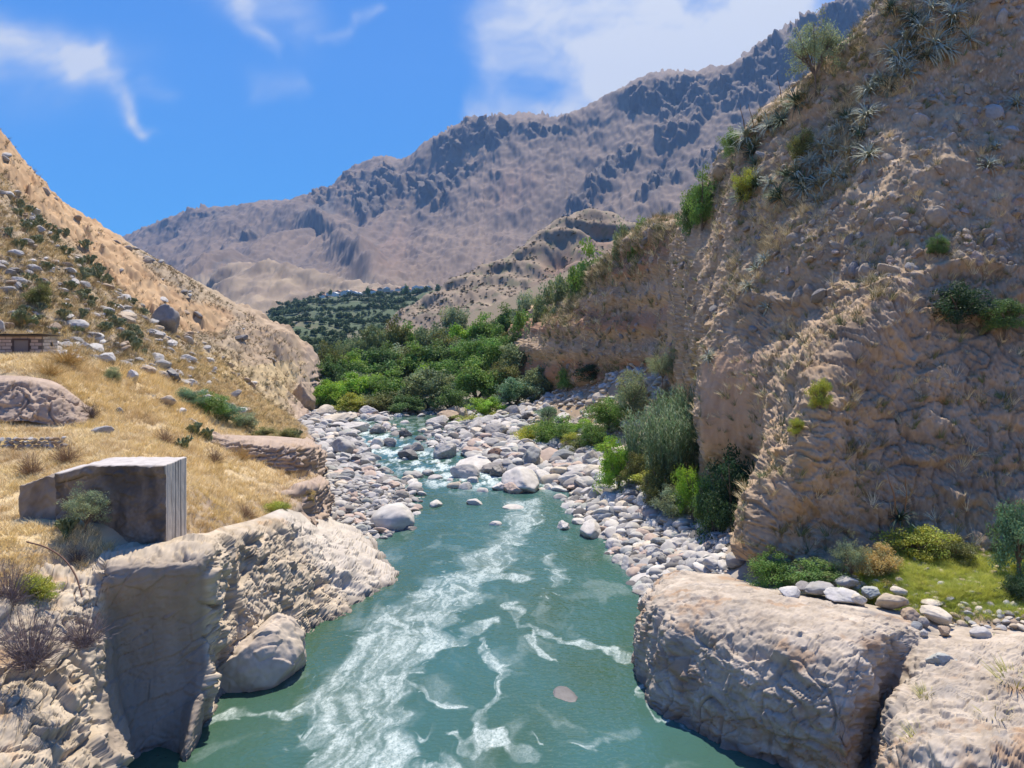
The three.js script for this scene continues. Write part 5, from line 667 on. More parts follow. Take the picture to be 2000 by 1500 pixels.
  // bare twiggy bushes
  const twigs = (seed, col, n = 170, fork = 4) => { const q = rng(seed), s = new Soup(); for (let i = 0; i < n; i++) { const d = onBall(q); d.y = Math.abs(d.y) * 0.9 + 0.12; d.normalize(); const L = 0.55 + 0.45 * q(), c = tint(col, q, 0.3); let a = V3(0, 0, 0), w = 0.012; for (let k = 0; k < fork; k++) { const b = a.clone().addScaledVector(d, L / fork).add(onBall(q).multiplyScalar(0.06)); const u = onBall(q).cross(d).normalize().multiplyScalar(w); s.quad(a.clone().sub(u), a.clone().add(u), b.clone().addScaledVector(u, 0.7), b.clone().addScaledVector(u, -0.7), c); if (k > 0) for (let m = 0; m < 3; m++) { const e = b.clone().add(onBall(q).multiplyScalar(0.17)).addScaledVector(d, 0.06); s.tri(b.clone().addScaledVector(u, 0.5), b.clone().addScaledVector(u, -0.5), e, c); } a = b; w *= 0.72; } } return s.geo(); };
  const TW = { purple: twigs(1, [0.20, 0.155, 0.15], 230), brown: twigs(2, [0.26, 0.17, 0.10], 200), dark: twigs(3, [0.13, 0.10, 0.085], 210), gold: twigs(4, [0.48, 0.33, 0.12], 260) };
  for (const [px, py, w, h, kind, label] of [[60, 1300, 180, 150, 'purple', 'large bare purplish bush at the lower left'], [165, 1260, 130, 90, 'purple', 'bare twiggy bush hanging over the near cliff'], [20, 1180, 110, 110, 'purple', 'bare grey bush at the left edge'], [130, 905, 96, 56, 'brown', 'brown twiggy bush behind the concrete block'], [60, 930, 90, 60, 'brown', 'brown twiggy bush left of the concrete block'], [322, 868, 60, 40, 'brown', 'brown bush between the grass and the rock ledge'], [150, 1100, 60, 40, 'dark', 'dark dead stump under the sapling'], [175, 815, 60, 44, 'dark', 'dark dead bush at the end of the rock riser'], [130, 715, 100, 56, 'gold', 'golden bush right of the block hut'], [95, 735, 80, 40, 'gold', 'golden bush in front of the hut corner'], [480, 1010, 60, 40, 'brown', 'brown bush near the end of the near cliff'], [470, 900, 60, 40, 'gold', 'golden bush on the low ledge'], [560, 900, 60, 40, 'brown', 'brown bush on the end of the ledge'], [420, 905, 60, 44, 'brown', 'brown bush right of the concrete block'], [40, 640, 60, 34, 'gold', 'golden bush above the hut roof']]) { const D = py > 1150 ? interp([[1150, 20.4], [1300, 18.4]], py) : seekB(px, py), x = (px - 1000) / FPX * D, y = py > 1150 ? P(px, py, D).y : bankH(x, D), o = meshOf('twiggy_bush', TW[kind], dryMat); o.position.set(x, y - 0.03, -D); o.scale.set(w / FPX * D / 2, h / FPX * D, w / FPX * D / 2); tag(o, label, 'bush'); }
  // rosettes: agave and spiny bromeliad
  const rosette = (seed, col, n = 46, curl = 0.5, wid = 0.05) => { const q = rng(seed), s = new Soup(); for (let i = 0; i < n; i++) { const a = q() * 6.28, e = 0.15 + 1.25 * q(), c = tint(col, q, 0.25), L = 0.75 + 0.35 * q(), side = V3(-Math.sin(a), 0, Math.cos(a)); let p = V3(0, 0, 0), el = e; const seg = 4; for (let k = 0; k < seg; k++) { const d = V3(Math.cos(a) * Math.cos(el), Math.sin(el), Math.sin(a) * Math.cos(el)), b = p.clone().addScaledVector(d, L / seg), w0 = wid * (1 - k / seg) * (k === 0 ? 0.8 : 1), w1 = wid * (1 - (k + 1) / seg); s.quad(p.clone().addScaledVector(side, -w0), p.clone().addScaledVector(side, w0), b.clone().addScaledVector(side, w1), b.clone().addScaledVector(side, -w1), c); p = b; el -= curl * (0.4 + 0.5 * q()); } } return s.geo(); };
  const ROS = { silver: [0, 1, 2].map(i => rosette(600 + i, [0.33, 0.36, 0.27], 56, 0.62, 0.05)), dark: [0, 1].map(i => rosette(610 + i, [0.07, 0.115, 0.065], 60, 0.45, 0.04)), bright: [0, 1].map(i => rosette(620 + i, [0.16, 0.30, 0.04], 34, 0.22, 0.06)) };
  const stalkGeo = (() => { const s = new Soup(), c = [0.16, 0.10, 0.06]; let a = V3(0, 0, 0); for (let k = 0; k < 6; k++) { const b = V3(0.03 * Math.sin(k), (k + 1) / 6, 0.02 * k); branch(s, a, b, 0.024 - k * 0.003, 0.021 - k * 0.003, c, 5); a = b; } return s.geo(); })();
  const R = [[1560, 205, 60, 'dark', 'dark spiny rosette on the crest under the airy tree'], [1545, 215, 50, 'silver'], [1525, 240, 50, 'dark'], [1460, 268, 60, 'silver', 'large spiny rosette with tall dead stalks on the rim'], [1480, 285, 50, 'silver'], [1445, 290, 46, 'dark'], [1500, 250, 46, 'silver'], [1475, 320, 40, 'dark'], [1600, 365, 60, 'silver', 'hanging silver rosette at the lower end of the plant band'], [1575, 375, 50, 'silver'], [1630, 345, 54, 'silver'], [1650, 350, 40, 'silver'], [1595, 395, 40, 'silver'], [1695, 310, 54, 'silver', 'silver rosette beside the embedded tan stone'], [1660, 300, 46, 'silver'], [1640, 260, 50, 'silver'], [1665, 240, 50, 'silver'], [1700, 180, 54, 'silver'], [1725, 160, 50, 'silver'], [1745, 110, 54, 'silver'], [1770, 80, 60, 'silver'], [1800, 60, 60, 'silver'], [1780, 40, 50, 'dark'], [1830, 90, 64, 'silver', 'large silver rosette at the top of the wall'], [1850, 100, 50, 'silver'], [1810, 110, 50, 'silver'], [1760, 130, 50, 'silver'], [1740, 20, 46, 'dark'], [1820, 20, 50, 'silver'], [1890, 78, 46, 'silver', 'lone silver rosette high on the wall'], [1985, 205, 44, 'silver', 'silver rosette at the right edge of the wall'], [1945, 290, 36, 'silver', 'small silver rosette near the right edge'], [1928, 325, 44, 'silver', 'silver rosette below the small one near the right edge'], [1500, 600, 34, 'silver', 'silver rosette hanging under the stone ledge'], [1480, 530, 40, 'silver'], [1495, 510, 36, 'silver'], [1465, 560, 36, 'silver'], [1385, 700, 34, 'silver', 'withered rosette at the corner of the smooth face'], [1620, 290, 44, 'silver'], [1590, 330, 40, 'silver'], [1680, 270, 40, 'dark']];
  for (let i = 0; i < 34; i++) { const px = lerp(1440, 1870, r()); R.push([px, interp([[1440, 330], [1560, 330], [1640, 260], [1720, 150], [1800, 60], [1870, 40]], px) + (r() - 0.35) * 90, 34 + 24 * r(), r() < 0.75 ? 'silver' : 'dark']); }
  for (const [px, py, w, kind, label] of R) { const k = wallNear(px, py); if (k < 0) continue; const [p, n] = wallSpot(k), D = -p.z, S0 = w / FPX * D / 2 * 1.7, o = meshOf('spiny_rosette', ROS[kind][Math.floor(r() * ROS[kind].length)], dryMat); o.position.copy(p).addScaledVector(n, -0.04); o.quaternion.setFromUnitVectors(V3(0, 1, 0), n.clone().lerp(V3(0, 1, 0), 0.45).normalize()).multiply(new THREE.Quaternion().setFromAxisAngle(V3(0, 1, 0), r() * 6)); o.scale.setScalar(S0); tag(o, label || (kind + ' spiny rosette ' + (px > 1690 ? 'among many at the top of the canyon wall' : px > 1555 ? 'down the middle of the plant band on the wall' : 'on the left part of the wall')), 'plant', label ? undefined : px > 1690 ? 'rosettes at the top of the wall' : px > 1555 ? 'rosettes of the plant band' : 'rosettes on the left part of the wall'); }
  for (const [px, py, h, label] of [[1455, 268, 68, 'tall dead flower stalk on the rim, left of the pair'], [1472, 262, 62, 'tall dead flower stalk on the rim, right of the pair'], [1580, 100, 46, 'dead stalk rising behind the airy crest tree'], [1526, 205, 60, 'dead stalk left of the airy crest tree']]) { const k = wallNear(px, py), p = k >= 0 ? wallSpot(k)[0] : P(px, py, 52), o = meshOf('flower_stalk', stalkGeo, barkMat); const H2 = h / FPX * -p.z; o.position.set(p.x, p.y - 0.1, p.z); o.scale.set(H2 * 0.9, H2, H2 * 0.9); o.rotation.z = 0.12 + 0.1 * r(); tag(o, label, 'plant'); }
  for (const [px, py, D, w, kind, label] of [[1756, 1015, 29.3, 110, 'dark', 'big dark rosette in the shade at the foot of the wall'], [1968, 1192, 24.6, 74, 'dark', 'dark green agave at the right edge of the ledge'], [1938, 1258, 22.6, 50, 'bright', 'bright green agave on the stones'], [1988, 1215, 23.8, 44, 'bright', 'yellow green agave at the right edge'], [1640, 1150, 25.6, 26, 'bright', 'tiny green agave between the ledge stones'], [1070, 815, 82, 50, 'dark', 'dark agave clump on the scree'], [1990, 1150, 25.4, 60, 'dark', 'dark agave behind the edge one']]) { const p = P(px, py, D), o = meshOf('agave', ROS[kind][Math.floor(r() * 2)], dryMat); o.position.set(p.x, p.y - 0.05, -D); o.scale.setScalar(w / FPX * D / 2 * 1.1); o.rotation.y = r() * 6; tag(o, label, 'agave'); }
  { const k = stalkGeo; for (const [px, py, D, h, a, label] of [[1752, 1005, 29.2, 86, 0.25, 'pale dead stalk leaning from the dark rosette'], [1768, 1000, 29.2, 70, 0.02, 'pale dead stalk beside the leaning one']]) { const p = P(px, py, D), o = meshOf('flower_stalk', k, std([0.9, 0.75, 0.55].map(v => v * 2), 0.9, { vertexColors: true })); const H2 = h / FPX * D; o.position.set(p.x, p.y, -D); o.scale.setScalar(H2); o.rotation.z = a; tag(o, label, 'plant'); } }
  // prickly pears
  const padGeo = (() => { const g = new THREE.SphereGeometry(1, 9, 7); g.scale(0.5, 0.62, 0.09); g.translate(0, 0.55, 0); const c = new Float32Array(g.attributes.position.count * 3).fill(1); g.setAttribute('color', new THREE.BufferAttribute(c, 3)); return g; })();
  const padMat = ['0', '1', '2'].map((_, i) => std([[0.105, 0.15, 0.065], [0.14, 0.175, 0.085], [0.19, 0.20, 0.075]][i], 0.7, { vertexColors: true }));
  const cactusPads = seed => { const q = rng(seed), out = []; const grow = (m, lvl) => { out.push([m.clone(), Math.floor(q() * 3)]); if (lvl > 3) return; const n = lvl === 0 ? 3 : 1 + Math.floor(q() * 2.4); for (let i = 0; i < n; i++) { const f = m.clone().multiply(new THREE.Matrix4().makeTranslation((q() - 0.5) * 0.5, 0.95, 0)).multiply(new THREE.Matrix4().makeRotationFromEuler(new THREE.Euler((q() - 0.5) * 0.9, (q() - 0.5) * 2, (q() - 0.5) * 1.3))).multiply(new THREE.Matrix4().makeScale(0.9, 0.9, 0.9)); grow(f, lvl + 1); } }; for (let i = 0; i < 3; i++) grow(new THREE.Matrix4().makeRotationFromEuler(new THREE.Euler((q() - 0.5) * 0.8, q() * 6, (q() - 0.5) * 0.9)).setPosition((q() - 0.5) * 0.9, 0, (q() - 0.5) * 0.9), 0); return out; };
  const cactusGeo = [1, 2, 3, 4].map(i => { const l = cactusPads(800 + i).map(([m, t]) => { const g = padGeo.clone().applyMatrix4(m), c = g.attributes.color.array, k = [[0.13, 0.165, 0.085], [0.20, 0.23, 0.125], [0.28, 0.28, 0.14]][t]; for (let j = 0; j < c.length; j += 3) { c[j] = k[0]; c[j + 1] = k[1]; c[j + 2] = k[2]; } return g; }); return mergeGeometries(l); });
  const nearCactus = (px, py, s, label, seed) => { const D = seekB(px, py), x = (px - 1000) / FPX * D, o = new THREE.Group(); addTop(o, 'prickly_pear'); o.position.set(x, bankH(x, D) - 0.04, -D); for (const [m, t] of cactusPads(seed)) { const q = meshOf('pad', padGeo, padMat[t], o); q.matrix.copy(m); q.matrix.decompose(q.position, q.quaternion, q.scale); } o.scale.setScalar(s); tag(o, label, 'cactus'); };
  nearCactus(130, 1052, 0.17, 'prickly pear at the foot of the wispy sapling', 901); nearCactus(385, 855, 0.25, 'prickly pear in the dry grass above the ledge', 902); nearCactus(575, 862, 0.3, 'prickly pear at the end of the ledge above the gravel', 903); nearCactus(365, 880, 0.22, 'low prickly pear on the brown ledge', 904); nearCactus(410, 862, 0.24, 'prickly pear right of the other one above the ledge', 905); nearCactus(45, 640, 0.34, 'prickly pear behind the hut roof', 906);
  const CB = [[25, 400], [60, 430], [90, 450], [110, 465], [40, 440], [130, 500], [150, 520], [170, 540], [185, 520], [80, 560], [60, 590], [100, 540], [120, 580], [145, 575], [170, 590], [30, 600], [10, 560], [50, 620], [200, 610], [210, 625], [195, 640], [220, 600], [250, 650], [265, 670], [280, 690], [290, 700], [240, 640], [300, 715], [85, 640], [100, 630], [215, 560], [230, 580], [190, 570], [70, 470], [20, 470], [140, 470], [100, 500], [15, 620], [260, 600], [160, 620], [120, 640]];
  CB.forEach(([px, py], i) => { const D = seekB(px, py); for (let k = 0; k < 2; k++) { const x = (px - 1000) / FPX * D + (r() - 0.5) * 3.4, DD = D + (r() - 0.5) * 2, o = meshOf('prickly_pear', cactusGeo[Math.floor(r() * 4)], barkMat); o.position.set(x, bankH(x, DD) - 0.1, -DD); o.scale.setScalar((0.15 + 0.13 * r()) * D / 62); o.rotation.y = r() * 6; tag(o, py < 530 ? 'prickly pear in the high cactus band on the left hillside' : 'prickly pear scattered low on the left hillside above the hut', 'cactus', py < 530 ? 'prickly pears of the high band' : 'prickly pears low on the hillside'); } });
  // giant reed
  { const q = rng(90), s = new Soup(), c = new Soup(); for (let i = 0; i < 330; i++) { const x = (q() - 0.5) * 4.6, z = (q() - 0.5) * 3.2, h = lerp(2.0, 4.4, q()), lx = -0.35 + 0.3 * (q() - 0.5), a = V3(x, -0.2, z), b = V3(x + lx * h * 0.4, h, z + 0.15 * h * (q() - 0.3)); branch(c, a, b, 0.02, 0.008, [0.20, 0.22, 0.08], 3); for (let k = 0; k < 13; k++) { const p = a.clone().lerp(b, 0.2 + 0.8 * (k + q()) / 13), ang = q() * 6.28, d = V3(Math.cos(ang) - 0.5, 0.7 + 0.5 * q(), Math.sin(ang)).normalize(), side = V3(-d.z, 0, d.x).normalize(), L = 0.42 + 0.35 * q(), m = p.clone().addScaledVector(d, L * 0.6), e = m.clone().addScaledVector(d, L * 0.4).add(V3(0, -0.22 * L, 0)), col = tint(q() < 0.4 ? [0.38, 0.46, 0.30] : [0.19, 0.32, 0.165], q, 0.3), w = 0.032; s.quad(p.clone().addScaledVector(side, -w * 0.6), p.clone().addScaledVector(side, w * 0.6), m.clone().addScaledVector(side, w), m.clone().addScaledVector(side, -w), col); s.tri(m.clone().addScaledVector(side, -w), m.clone().addScaledVector(side, w), e, col); } }
    const sg = s.geo(), cg = c.geo(), spots = [[1318, 925, 48.5, 1.0, 'dense stand of tall blue green reeds against the wall'], [1278, 880, 53, 0.95, 'stand of reeds left of the dense one'], [1335, 850, 54, 1.0, 'stand of reeds rising behind the dense one']];
    for (const [px, py, D, k, label] of spots) { const p = P(px, py, D), o = new THREE.Group(); addTop(o, 'giant_reed'); o.position.set(p.x, Math.min(p.y, groundAt(p.x, D) + 0.6) - 0.1, -D); o.scale.set(k * 0.78, k, k * 0.78); o.rotation.y = r() * 1.2; meshOf('leaves', sg, leafMat, o); meshOf('canes', cg, barkMat, o); tag(o, label, 'reeds'); } }
  // grasses: too many blades to count
  const tuft = (seed, n, spread, lean) => { const q = rng(seed), s = new Soup(); for (let i = 0; i < n; i++) { const a = q() * 6.28, b = V3(Math.cos(a) * spread * q(), -0.05, Math.sin(a) * spread * q()), d = V3(Math.cos(a) * lean * (0.4 + q()) - 0.12, 1, Math.sin(a) * lean * (0.4 + q())), L = 0.6 + 0.5 * q(), w = 0.022, side = V3(-Math.sin(a + q()), 0, Math.cos(a + q())), m = b.clone().addScaledVector(d, L * 0.55), e = m.clone().addScaledVector(d, L * 0.4).add(V3(Math.cos(a) * 0.14, -0.08, Math.sin(a) * 0.14)), f = 0.75 + 0.5 * q(); s.quad(b.clone().addScaledVector(side, -w), b.clone().addScaledVector(side, w), m.clone().addScaledVector(side, w * 0.7), m.clone().addScaledVector(side, -w * 0.7), [f, f, f]); s.tri(m.clone().addScaledVector(side, -w * 0.7), m.clone().addScaledVector(side, w * 0.7), e, [f, f * 0.98, f * 0.95]); } return s.geo(); };
  const G1 = tuft(1, 16, 0.35, 0.5), G2 = tuft(2, 24, 0.25, 0.75), gl = [], hl = [];
  for (let k = 0; k < 46000; k++) { const D = 19.5 * Math.pow(84 / 19.5, Math.pow(r(), 0.85)), px = lerp(-60, 620, r()), x = (px - 1000) / FPX * D; if (x > bankRim(D) - 0.05) continue; const h = bankH(x, D), hill = sstep(48, 60, D) * sstep(8.5, 11, h); const bare = sstep(0.04, 0.36, fbm(x / 2.6, 3, D / 2.6, 4)); if (r() < bare * 0.85 || r() < hill * 0.55) continue; if (D > 37.2 && D < 40.6 && x < -22 && r() < 0.95) continue; if (px > 395 && px < 640 && D > 40 && D < 62 && r() < 0.6) continue; if (D > 24 && D < 26.4 && x > -15.8 && x < -10.9) continue;
    const s = lerp(0.16, 0.40, r()) * lerp(0.8, 1.5, sstep(25, 60, D)), o = fbm(x / 2.2, 8, D / 2.2, 3), c = mix3(mix3([0.68, 0.54, 0.29], [0.88, 0.76, 0.49], r()), o > 0.12 ? [0.42, 0.29, 0.14] : [0.74, 0.60, 0.26], Math.abs(o) * 1.3); gl.push({ p: V3(x, h - 0.02, -D), q: quat(r, 0.18), s: V3(s * 1.2, s, s * 1.2), c }); }
  instanced('dry_grass', G1, dryMat, gl, undefined, 'golden dry grass on the left bank terraces');
  for (let k = 0; k < 14000; k++) { const D = 50 * Math.pow(112 / 50, r()), px = lerp(-60, 610, r()), x = (px - 1000) / FPX * D; if (x > bankRim(D) - 0.5) continue; const h = bankH(x, D), py = 650 - (h - EYE) / D * FPX; if (clayBand(px, py) < 0.8 && r() < 0.85) continue; if (D < 62 && h < 9.5) continue; const s = lerp(0.3, 0.95, r() * r()), c = r() < 0.6 ? mix3([0.21, 0.165, 0.105], [0.40, 0.31, 0.18], r()) : mix3([0.13, 0.14, 0.075], [0.20, 0.19, 0.11], r()); hl.push({ p: V3(x, h - 0.05, -D), q: quat(r, 0.3), s: V3(s, s * 0.8, s), c }); }
  instanced('hillside_scrub', G2, dryMat, hl, undefined, 'low dry scrub covering the left hillside');
  const rg = []; for (let k = 0; k < 14000; k++) { const px = lerp(1640, 2080, r()), D = lerp(23.4, 28.8, r()), x = (px - 1000) / FPX * D, h = bedH(x, D), py = 650 - (h - EYE) / D * FPX; if (py > 1225 || r() > sstep(1222, 1165, py) * sstep(1650, 1740, px + (1150 - py) * 0.3)) continue; const o = fbm(x / 0.8, 1, D / 0.8, 3), s = lerp(0.12, 0.30, r()) * (o > 0 ? 1.25 : 0.9); rg.push({ p: V3(x, h - 0.02, -D), q: quat(r, 0.2), s: V3(s, s, s), c: mix3(mix3([0.26, 0.42, 0.045], [0.54, 0.58, 0.11], clamp(0.5 + o * 1.2)), [0.58, 0.50, 0.16], r() * 0.5) }); }
  instanced('green_grass', G2, leafMat, rg, undefined, 'bright green grass on the right ledge');
  const wg = []; for (let k = 0; k < 60000; k++) { const k3 = Math.floor(r() * WP.length / 3) * 3, x = WP[k3], y = WP[k3 + 1], z = WP[k3 + 2], px = pxOf(x, z), py = pyOf(y, z); if (px < 1060 || px > 2040 || py < -30) continue; const band = sstep(0.05, 0.4, fbm(x / 3, y / 3, z / 3, 3)), patchy = sstep(-0.3, 0.25, fbm(x / 1.6, y / 1.6, z / 1.6, 3)); const along = interp([[1400, 560], [1480, 500], [1560, 400], [1640, 290], [1720, 170], [1800, 80], [1880, 30]], px), near = Math.exp(-((py - along) ** 2) / (py < along ? 9000 : 3000)) * sstep(1400, 1470, px) * sstep(1930, 1840, px) * patchy, rimG = sstep(90, 10, py - interp([[1080, 600], [1190, 490], [1300, 430], [1390, 350], [1520, 200], [1660, 90], [1730, 0], [1800, -60]], px)) * patchy; if (r() > 0.04 + band * 0.16 + near + rimG * 0.8) continue; const s = lerp(0.2, 0.6, r()) * lerp(1, 1.8, sstep(50, 90, -z)); wg.push({ p: V3(x, y - 0.03, z), q: quat(r, 0.5), s: V3(s, s, s), c: near > 0.3 || r() < 0.4 ? mix3([0.46, 0.38, 0.21], [0.70, 0.60, 0.38], r()) : mix3([0.13, 0.17, 0.06], [0.24, 0.20, 0.10], r()) }); }
  instanced('cliff_grass', G2, dryMat, wg, undefined, 'dry grass and weeds hanging on the canyon wall');
  for (const [px, py, D, w, label] of [[1805, 1468, 17.9, 70, 'yellow grass tuft in a crack of the lower right rock'], [1945, 1415, 18.2, 60, 'yellow grass tuft near the right edge'], [1885, 1415, 18.7, 30, 'small grass tuft between the two yellow ones'], [1810, 1365, 19.6, 40, 'dry grass tuft higher on the lower right rock'], [1985, 1350, 19.5, 80, 'dry grassy clump at the right edge']]) { const p = P(px, py, D), o = meshOf('grass_tuft', tuft(Math.round(px), 70, 0.3, 0.7), std([0.42, 0.40, 0.11], 0.9, { vertexColors: true, side: THREE.DoubleSide })); o.position.set(p.x, p.y - 0.05, -D); o.scale.setScalar(w / FPX * D * 0.8); tag(o, label, 'grass'); }
  // far wood on the terraces
  const fp = terraceG.attributes.position.array, fw = [], fc = crownGeo(951, { color: [1, 1, 1], clumps: 12, leaves: 22, size: 0.3, flat: 0.9 }); for (let k = 0; k < 3600; k++) { const i = Math.floor(r() * fp.length / 3) * 3, x = fp[i], y = fp[i + 1], z = fp[i + 2], px = pxOf(x, z); if (px < 520 || px > 900 || z < -960) continue; if (fbm(x / 50, 3, z / 50, 3) > 0.28) continue; const s = lerp(1.1, 3.0, r() * r()) * (-z / 600 + 0.35); fw.push({ p: V3(x, y - s * 0.4, z), q: new THREE.Quaternion().setFromAxisAngle(V3(0, 1, 0), r() * 6), s: V3(s, s, s), c: mix3([0.06, 0.105, 0.04], [0.15, 0.20, 0.075], r()) }); }
  instanced('far_wood', fc, dryMat, fw, undefined, 'far green orchards on the terraces below the village');
  const bp = hillC.geometry.attributes.position.array, bw = []; for (let k = 0; k < 2600; k++) { const i = Math.floor(r() * bp.length / 3) * 3, s = lerp(0.35, 1.0, r() * r()); if (fbm(bp[i] / 20, bp[i + 1] / 20, bp[i + 2] / 20, 3) < -0.15) continue; bw.push({ p: V3(bp[i], bp[i + 1], bp[i + 2]), q: new THREE.Quaternion(), s: V3(s, s * 0.5, s), c: mix3([0.10, 0.10, 0.055], [0.17, 0.15, 0.085], r()) }); }
  instanced('hill_scrub', fc, dryMat, bw, undefined, 'low scrub dotted over the brown hill');
}
console.log('plants done');
// ---------- built things ----------
function noisyBox(w, h, d, nx, ny, nz, disp, color) { const g = new THREE.BoxGeometry(w, h, d, nx, ny, nz), p = g.attributes.position, m = new Map(), idx = [], pos = [], src = g.index; // weld, then roughen
  const id = []; for (let i = 0; i < p.count; i++) { const k = [p.getX(i), p.getY(i), p.getZ(i)].map(v => Math.round(v * 1e4)).join(); if (!m.has(k)) { m.set(k, pos.length / 3); pos.push(p.getX(i), p.getY(i), p.getZ(i)); } id.push(m.get(k)); } for (let i = 0; i < src.count; i++) idx.push(id[src.getX(i)]);
  const col = []; for (let i = 0; i < pos.length; i += 3) { const q = disp(pos[i], pos[i + 1], pos[i + 2]); col.push(...color(pos[i], pos[i + 1], pos[i + 2])); pos[i] = q[0]; pos[i + 1] = q[1]; pos[i + 2] = q[2]; }
  const o = new THREE.BufferGeometry(); o.setAttribute('position', new THREE.Float32BufferAttribute(pos, 3)); o.setAttribute('color', new THREE.Float32BufferAttribute(col, 3)); o.setIndex(idx); o.computeVertexNormals(); return o; }
{ // concrete block on the left bank
  const o = new THREE.Group(); addTop(o, 'concrete_block'); tag(o, 'weathered concrete abutment block standing on the left bank', 'concrete block');
  const w = 3.5, h = 3.0, d = 1.55; o.position.set(-11.0 - w / 2, 5.0, -25.25);
  const g = noisyBox(w, h, d, 110, 90, 44, (x, y, z) => { const top = y > h / 2 - 0.3, front = z > d / 2 - 0.01, right = x > w / 2 - 0.01, left = sstep(-0.6, -w / 2, x); let dx = 0, dy = 0, dz = 0;
      if (right) dx = -0.02 * (Math.abs(((z / 0.19) % 1 + 1) % 1 - 0.5) < 0.07 ? 1 : 0) + 0.012 * fbm(z * 6, y * 3, 2, 3);
      if (front) dz = 0.035 * fbm(x / 0.11, y / 0.11, 5, 2) + 0.09 * fbm(x / 0.5, y / 0.4, 3, 4) + 0.07 * facets(x / 0.35, y / 0.3, 1) + 0.09 * sstep(h / 2 - 0.34, h / 2 - 0.2, y + 0.1 * gn(x * 2, 1, 1));
      if (top) dy = 0.05 * fbm(x / 0.4, z / 0.4, 5, 4) - (front ? 0.10 * Math.max(0, fbm(x / 0.5, 2, 2, 3) + 0.3) : 0) - left * 0.25; return [x + dx, y + dy, z + dz]; },
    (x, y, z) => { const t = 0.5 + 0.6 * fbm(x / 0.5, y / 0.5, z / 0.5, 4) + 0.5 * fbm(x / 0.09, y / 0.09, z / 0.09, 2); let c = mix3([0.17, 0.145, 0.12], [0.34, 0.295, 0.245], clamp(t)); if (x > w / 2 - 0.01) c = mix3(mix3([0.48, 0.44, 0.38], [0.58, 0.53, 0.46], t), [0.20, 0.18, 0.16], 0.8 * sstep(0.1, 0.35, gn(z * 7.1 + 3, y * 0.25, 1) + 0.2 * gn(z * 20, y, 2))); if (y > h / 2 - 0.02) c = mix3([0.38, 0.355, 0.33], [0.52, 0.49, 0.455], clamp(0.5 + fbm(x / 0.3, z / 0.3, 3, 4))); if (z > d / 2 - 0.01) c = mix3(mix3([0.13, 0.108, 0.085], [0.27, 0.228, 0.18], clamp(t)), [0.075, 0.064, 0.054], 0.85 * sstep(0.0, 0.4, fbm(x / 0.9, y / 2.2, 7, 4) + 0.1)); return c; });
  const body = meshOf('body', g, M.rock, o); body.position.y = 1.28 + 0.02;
  const stub = meshOf('wall_stub', noisyBox(1.5, 1.6, 0.8, 40, 40, 20, (x, y, z) => [x, y + 0.12 * fbm(x / 0.3, z / 0.3, 1, 3) - 0.3 * sstep(0.2, -0.75, x), z + 0.12 * fbm(x / 0.4, y / 0.4, 9, 3)], (x, y, z) => mix3([0.15, 0.125, 0.10], [0.32, 0.275, 0.22], clamp(0.5 + fbm(x * 2, y * 2, z * 2, 3)))), M.rock, o); stub.position.set(-w / 2 - 0.45, 1.62, 0.32);
}
